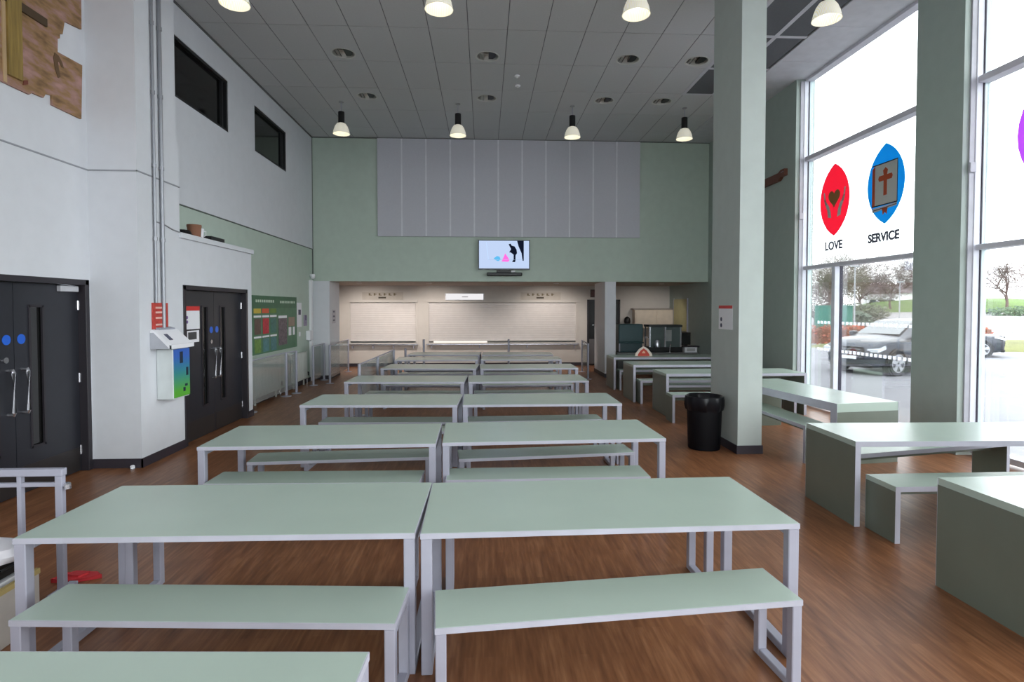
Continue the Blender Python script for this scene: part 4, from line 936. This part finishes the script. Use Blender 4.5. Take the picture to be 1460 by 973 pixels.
def leaf_cloud(mb, c, rad, n, size, rng, shape=None):
    for _ in range(n):
        while True:
            p = Vector((rng.uniform(-1, 1), rng.uniform(-1, 1), rng.uniform(-1, 1)))
            if shape == 'box' or p.length < 1: break
        p = Vector((c[0] + p.x * rad[0], c[1] + p.y * rad[1], c[2] + p.z * rad[2]))
        u = Vector((rng.uniform(-1, 1), rng.uniform(-1, 1), rng.uniform(-1, 1))).normalized(); w = u.orthogonal().normalized()
        s = size * rng.uniform(.6, 1.3)
        mb.add([p - u * s, p + w * s * .5, p + u * s, p - w * s * .5], [(0, 1, 2, 3)])
def hedge(x0, y0, x1, y1, h, w, label, seed):
    r = thing('beech_hedge', label, 'hedge', (x0, y0, GZ), math.atan2(y1 - y0, x1 - x0), 'clipped hedges')
    L = math.hypot(x1 - x0, y1 - y0); rng = random.Random(seed)
    core = MB(); n = int(L / .6)
    for k in range(n): core.box(L * k / n, L * (k + 1) / n, -w / 2 + .1, w / 2 - .1, .1, h * rng.uniform(.75, .9))
    core.build('hedge_core', mat('brown_twigs', (112, 70, 50), .9, var=.3, scale=4), r)  # plain brown core inside the leaves
    lv = MB(); leaf_cloud(lv, (L / 2, 0, h / 2), (L / 2, w / 2, h / 2), int(L * 420), .09, rng, 'box')
    o = lv.build('russet_leaves', mat('russet_leaf', (150, 76, 52), .8, var=.35, scale=2), r); o['kind'] = 'stuff'
    for k in range(n): MB().tube([(L * (k + .5) / n, 0, 0), (L * (k + .5) / n, 0, h * .6)], .03, 5).build('stem', MATS['brown_twigs'], r)
hedge(17.6, 29.4, 25.5, 27.2, 1.05, .9, 'russet brown beech hedge behind the grey car', 3)
hedge(26.0, 25.2, 37.0, 28.6, 1.15, .9, 'russet brown beech hedge behind the dark saloon', 4)
def bare_tree(x, y, z, h, seed, label, rgb=(104, 88, 84)):
    rng = random.Random(seed); r = thing('bare_tree', label, 'tree', (x, y, z), 0, 'bare winter trees')
    tr, br, tw = MB(), MB(), MB()
    def grow(p, d, L, rad, lev):
        mid = p + d * L * .5 + Vector((rng.uniform(-1, 1), rng.uniform(-1, 1), 0)) * L * .06; e = p + d * L
        (tr if lev == 0 else br if lev < 3 else tw).tube([p, mid, e], rad, 5 if lev < 2 else 3, rad * .6)
        if lev >= 5: return
        for _ in range(4 if lev < 3 else 3):
            a = Vector((rng.uniform(-1, 1), rng.uniform(-1, 1), rng.uniform(-.15, .6)))
            nd = (d * .75 + a * .85).normalized(); st = p + d * L * rng.uniform(.55, 1.0)
            grow(st, nd, L * rng.uniform(.62, .8), rad * .55, lev + 1)
    grow(Vector((0, 0, 0)), Vector((rng.uniform(-.05, .05), rng.uniform(-.05, .05), 1)).normalized(), h * .27, h * .022, 0)
    m = mat('bare_bark_%d_%d_%d' % rgb, rgb, .9, var=.15)
    for _ in range(4600):                       # fine outer twigs filling the crown
        while True:
            q = Vector((rng.uniform(-1, 1), rng.uniform(-1, 1), rng.uniform(-1, 1)))
            if .25 < q.length < 1: break
        c0 = Vector((q.x * h * .42, q.y * h * .42, h * .58 + q.z * h * .36)); dd = (Vector((q.x, q.y, q.z + .5)) + Vector((rng.uniform(-.6, .6), rng.uniform(-.6, .6), rng.uniform(-.3, .6)))).normalized()
        ll = h * rng.uniform(.03, .08); ww = dd.orthogonal().normalized() * .028
        tw.add([c0 - ww, c0 + ww, c0 + dd * ll], [(0, 1, 2)])
    tr.build('trunk', m, r); br.build('branches', m, r); tw.build('twigs', m, r)['kind'] = 'stuff'
TREES = [(43.0, 68.0, 1.2, 8.0, 'bare tree far back between the two left trees'), (50.0, 76.0, 1.8, 8.4, 'bare tree far back left of the house'), (33.5, 52.0, .6, 6.5, 'bare tree at the left of the far tree line'), (40.0, 58.0, .9, 7.6, 'broad bare tree second from the left in the tree line'),
         (46.5, 62.0, 1.2, 7.4, 'bare tree with a wide grey crown left of the olive bush'), (54.0, 66.0, 1.8, 8.6, 'tall olive brown tree in the middle of the tree line'), (59.0, 72.5, 2.0, 7.6, 'bare tree near the pillar in the far tree line'),
         (27.5, 45.5, .2, 3.6, 'small bare tree by the green container'), (55.0, 56.5, 1.2, 7.6, 'bare tree seen through the nearer window'), (66.5, 64.0, 1.6, 8.0, 'smaller bare tree through the nearer window, by the picture edge')]
for k, (x, y, z, h, lb) in enumerate(TREES): bare_tree(x, y, z, h, 20 + k, lb, ((104, 88, 84), (96, 84, 86), (88, 82, 62), (108, 94, 92))[k % 4])
def bush(x, y, z, rx, rz, label, rgb, seed):
    r = thing('evergreen_bush', label, 'bush', (x, y, z), 0, 'bushes beyond the car park'); rng = random.Random(seed)
    lv = MB(); leaf_cloud(lv, (0, 0, rz), (rx, rx, rz), 1500, .16, rng); o = lv.build('foliage', mat('bush_leaf_%d_%d_%d' % rgb, rgb, .85, var=.3, scale=2), r); o['kind'] = 'stuff'
    MB().tube([(0, 0, 0), (0, 0, rz * 1.6)], .08, 6, .03).build('stem', MATS['brown_twigs'], r)
for k, (x, y, z, rx, rz, lb, rgb) in enumerate(((50.0, 68.5, 1.8, 2.0, 1.8, 'dark olive evergreen bush in the middle of the bank', (78, 82, 52)), (29.2, 43.0, -.1, 1.4, .8, 'low grey green bush beside the green container', (92, 104, 92)), (26.5, 31.5, -.1, 1.3, .6, 'low grey shrub right of the first hedge', (128, 134, 116)), (33.0, 47.5, .4, 2.2, .9, 'wide dark bush below the bank', (88, 92, 78)), (47.5, 48.0, .3, 2.4, .8, 'long dark green bush above the near window grass', (70, 88, 66)))): bush(x, y, z, rx, rz, lb, rgb, 50 + k)
r = thing('green_container', 'teal green storage container beyond the hedge', 'container', (24.6, 40.6, GZ), -.6)
MB().box(0, 2.4, 0, 2.4, .1, 2.1).build('container_body', mat('teal_steel', (52, 112, 98), .6), r)
rb = MB(); k = .1
while k < 2.3: rb.box(k, k + .1, -.03, 0, .2, 2.0); k += .25
rb.build('corrugation', MATS['teal_steel'], r); bx('roof', mat('teal_roof', (70, 120, 106), .6), -.05, 2.45, -.05, 2.45, 2.1, 2.16, r)
for x in (.02, 2.18):
    for y in (.0, 2.2): bx('corner_foot', M_BLACK, x, x + .2, y, y + .2, 0, .1, r)
def house(x, y, z, w, d, h, rz, label):
    r = thing('house', label, 'house', (x, y, z), rz, 'far pale houses')
    bx('wall', mat('pale_render', (206, 206, 208), .8), 0, w, 0, d, 0, h, r)
    MB().prism([(-.3, h), (d + .3, h), (d / 2, h + 1.6)], -.3, w + .3, 'x').build('roof', mat('slate_roof', (120, 112, 116), .8), r)
    for k in range(3):
        f = bx('window', M_PAPER, w * (.12 + .3 * k), w * (.12 + .3 * k) + 1.1, -.05, 0, 1.1, 2.2, r); bx('pane', mat('house_glass', (70, 78, 86), .15), w * (.12 + .3 * k) + .1, w * (.12 + .3 * k) + 1.0, -.06, -.05, 1.2, 2.1, f)
    bx('chimney', mat('brick_chimney', (140, 104, 90), .8), w * .7, w * .7 + .6, d / 2 - .3, d / 2 + .3, h + .8, h + 2.3, r)
house(66, 95, 1.0, 9, 7, 3.2, -.62, 'pale rendered house half hidden behind the bare trees')
for k, (x, y) in enumerate(((25.6, 37.6), (36.8, 48.0), (44.0, 54.0))):
    r = thing('lamp_post', 'slim grey lamp post beyond the car park, %s of three' % ('leftmost', 'middle', 'rightmost')[k], 'lamp post', (x, y, GZ), 0, 'lamp posts outside')
    MB().tube([(0, 0, 0), (0, 0, 4.8 - .6 * k)], .06, 8, .04).build('post', mat('lamp_post_grey', (150, 152, 156), .5), r); bx('lantern', MATS['lamp_post_grey'], -.3, .3, -.08, .08, 4.8 - .6 * k, 4.92 - .6 * k, r)

# ---- cars
def car(label, loc, rz, rgb, suv):
    r = thing('parked_car', label, 'car', loc, rz)
    H_ = 1.66 if suv else 1.44; c = .24 if suv else .18
    # x (front +), bottom, belt, top, half width low, belt, top
    hood = 1.06 if suv else .90; belt = 1.08 if suv else .95
    S = [(2.20, .42, .62, .66, .56, .56, .52), (2.17, .30, .74, .80, .72, .74, .66), (2.06, .24, .86, .92, .85, .86, .73), (1.75, c, hood - .06, hood, .93, .90, .72),
         (1.15, c, hood, hood + .06, .945, .92, .74), (.95, c, belt, hood + .12, .945, .925, .72), (.20, c, belt + .01, H_ - .07, .945, .93, .62), (-.25, c, belt + .02, H_ - .01, .945, .93, .64),
         (-.9, c, belt + .03, H_, .945, .93, .64), (-1.5, c, belt + .05, H_ - .04, .945, .92, .62)]
    S += [(-2.0, c, belt + .07, H_ - .18 if suv else belt + .17, .935, .90, .56), (-2.2, .28, belt + .05, belt + .18 if suv else belt + .10, .90, .86, .60), (-2.33, .36, belt - .06, belt - .02, .80, .80, .6)]
    b = MB(); vs = []; n = 14
    for (x, zb, zt, zr, wl_, wb_, wr_) in S:
        half = [(0, zb), (wl_ * .82, zb), (wl_ * .97, zb + .08), (wl_, zb + (zt - zb) * .5), (wb_, zt - .02), ((wb_ + wr_) / 2 + .01, (zt + zr) / 2), (wr_, zr - .015), (0, zr + .02)]
        ring = half + [(-y, z) for y, z in reversed(half[1:-1])]
        vs += [(x, y, z) for y, z in ring]
    n = 14
    b.add(vs, [(k * n + i, k * n + (i + 1) % n, (k + 1) * n + (i + 1) % n, (k + 1) * n + i) for k in range(len(S) - 1) for i in range(n)])
    b.add(vs[:n], [tuple(range(n))]); b.add(vs[-n:], [tuple(range(n))])
    paint = mat('car_paint_%d' % rgb[0], rgb, .22, metal=.35, spec=.6)
    body = b.build('body', paint, r, smooth=True)
    gl = mat('car_glass', (40, 48, 54), .05, spec=.9)
    z0, z1 = hood + .13, H_ - .085
    MB().add([(.96, -.68, z0), (.96, .68, z0), (.22, .57, z1), (.22, -.57, z1)], [(0, 1, 2, 3)]).build('windscreen', mat('windscreen_glass', (84, 92, 98), .05, spec=.9), r).location = (.012, 0, .022)
    for s in (-1, 1):
        for (xa, xb, xc, xd) in ((.62, -.22, -.22, .10), (-.30, -1.10, -1.10, -.30), (-1.18, -1.72, -1.45, -1.18)):
            zb = belt + .05; zt = H_ - .10
            yb, yt = .945, .70
            MB().add([(xa, s * yb, zb), (xb, s * yb, zb + .02), (xc, s * yt, zt), (xd, s * yt, zt)], [(0, 1, 2, 3)]).build('side_window', gl, r)
        MB().box(.55, .78, s * .96 if s > 0 else s * 1.13, s * 1.13 if s > 0 else s * .96, belt + .02, belt + .18).build('wing_mirror', paint, r, bevel=.03)
        MB().prism([(2.18, .70), (2.18, .79), (1.86, .90), (1.82, .80)], s * .56 if s > 0 else s * .90, s * .90 if s > 0 else s * .56, 'y').build('headlight', mat('headlight_glass', (196, 202, 210), .1), r)
        MB().prism([(-2.20, belt - .1), (-2.20, belt + .06), (-2.36, belt - .02), (-2.36, belt - .12)], s * .55 if s > 0 else s * .86, s * .86 if s > 0 else s * .55, 'y').build('tail_light', mat('tail_light_red', (150, 24, 24), .2), r)
        MB().box(-1.3, 1.3, s * .90 if s > 0 else s * .965, s * .965 if s > 0 else s * .90, c - .03, c + .10).build('sill', M_BLACK, r)
        for x in (1.43, -1.42):
            R = .37 if suv else .33
            arch = [(x + (R + .06) * math.cos(t), R + (R + .06) * math.sin(t)) for t in [PI * i / 14 for i in range(15)]] + [(x + R * .95 * math.cos(t), R + R * .95 * math.sin(t)) for t in [PI * (14 - i) / 14 for i in range(15)]]
            MB().prism(arch, s * .93 if s > 0 else s * .975, s * .975 if s > 0 else s * .93, 'y').build('wheel_arch', M_BLACK, r)
            MB().prism(circ(x, R, R + .05, 20), s * .80 if s > 0 else s * .952, s * .952 if s > 0 else s * .80, 'y').build('arch_liner', M_BLACK, r)
            w = MB().prism(circ(x, R, R, 28), s * .76 if s > 0 else s * .97, s * .97 if s > 0 else s * .76, 'y').build('wheel', mat('tyre_rubber', (30, 30, 32), .8), r, bevel=.02)
            rim = MB(); rim.prism(circ(x, R, R * .68, 24) , s * .972 if s > 0 else s * .974, s * .974 if s > 0 else s * .972, 'y')
            rim.build('rim_disc', mat('dark_rim', (70, 70, 74), .4, metal=.5), w)
            sp_ = MB()
            for k in range(5):
                a = 2 * PI * k / 5 + .3; u = Vector((math.cos(a), math.sin(a))); v = Vector((-u.y, u.x))
                pts = [u * R * .1 + v * .045, u * R * .7 + v * .06, u * R * .7 - v * .06, u * R * .1 - v * .045]
                sp_.prism([(x + q.x, R + q.y) for q in pts], s * .975 if s > 0 else s * .99, s * .99 if s > 0 else s * .975, 'y')
            ring_o = circ(x, R, R * .74, 24); ring_i = circ(x, R, R * .66, 24)
            vs2 = [(u, s * .988, v) for u, v in ring_o] + [(u, s * .988, v) for u, v in ring_i]; sp_.add(vs2, [(i, (i + 1) % 24, 24 + (i + 1) % 24, 24 + i) for i in range(24)])
            sp_.build('spokes', mat('alloy', (176, 178, 184), .3, metal=.7), w)
    gy = .46
    MB().prism([(-gy, .46), (gy, .46), (gy + .05, .60), (gy - .03, .84), (-gy + .03, .84), (-gy - .05, .60)], 2.175, 2.225, 'x').build('grille', mat('grille_black', (26, 27, 32), .3), r)
    for k in range(4): bx('grille_bar', M_FRAMEG, 2.225, 2.23, -.42, .42, .54 + .075 * k, .55 + .075 * k, r)
    bx('number_plate', M_PAPER, 2.228, 2.238, -.26, .26, .47, .57, r); bx('lower_bumper', M_BLACK, 2.05, 2.2, -.68, .68, .22, .34, r, bevel=.03)
    return r
car('grey sport utility car parked outside the far window', (13.25, 17.3, GZ), PI + .32, (66, 71, 80), True)
car('dark saloon car parked farther off, through the nearer window', (19.4, 23.2, GZ), -.6, (52, 56, 64), False)
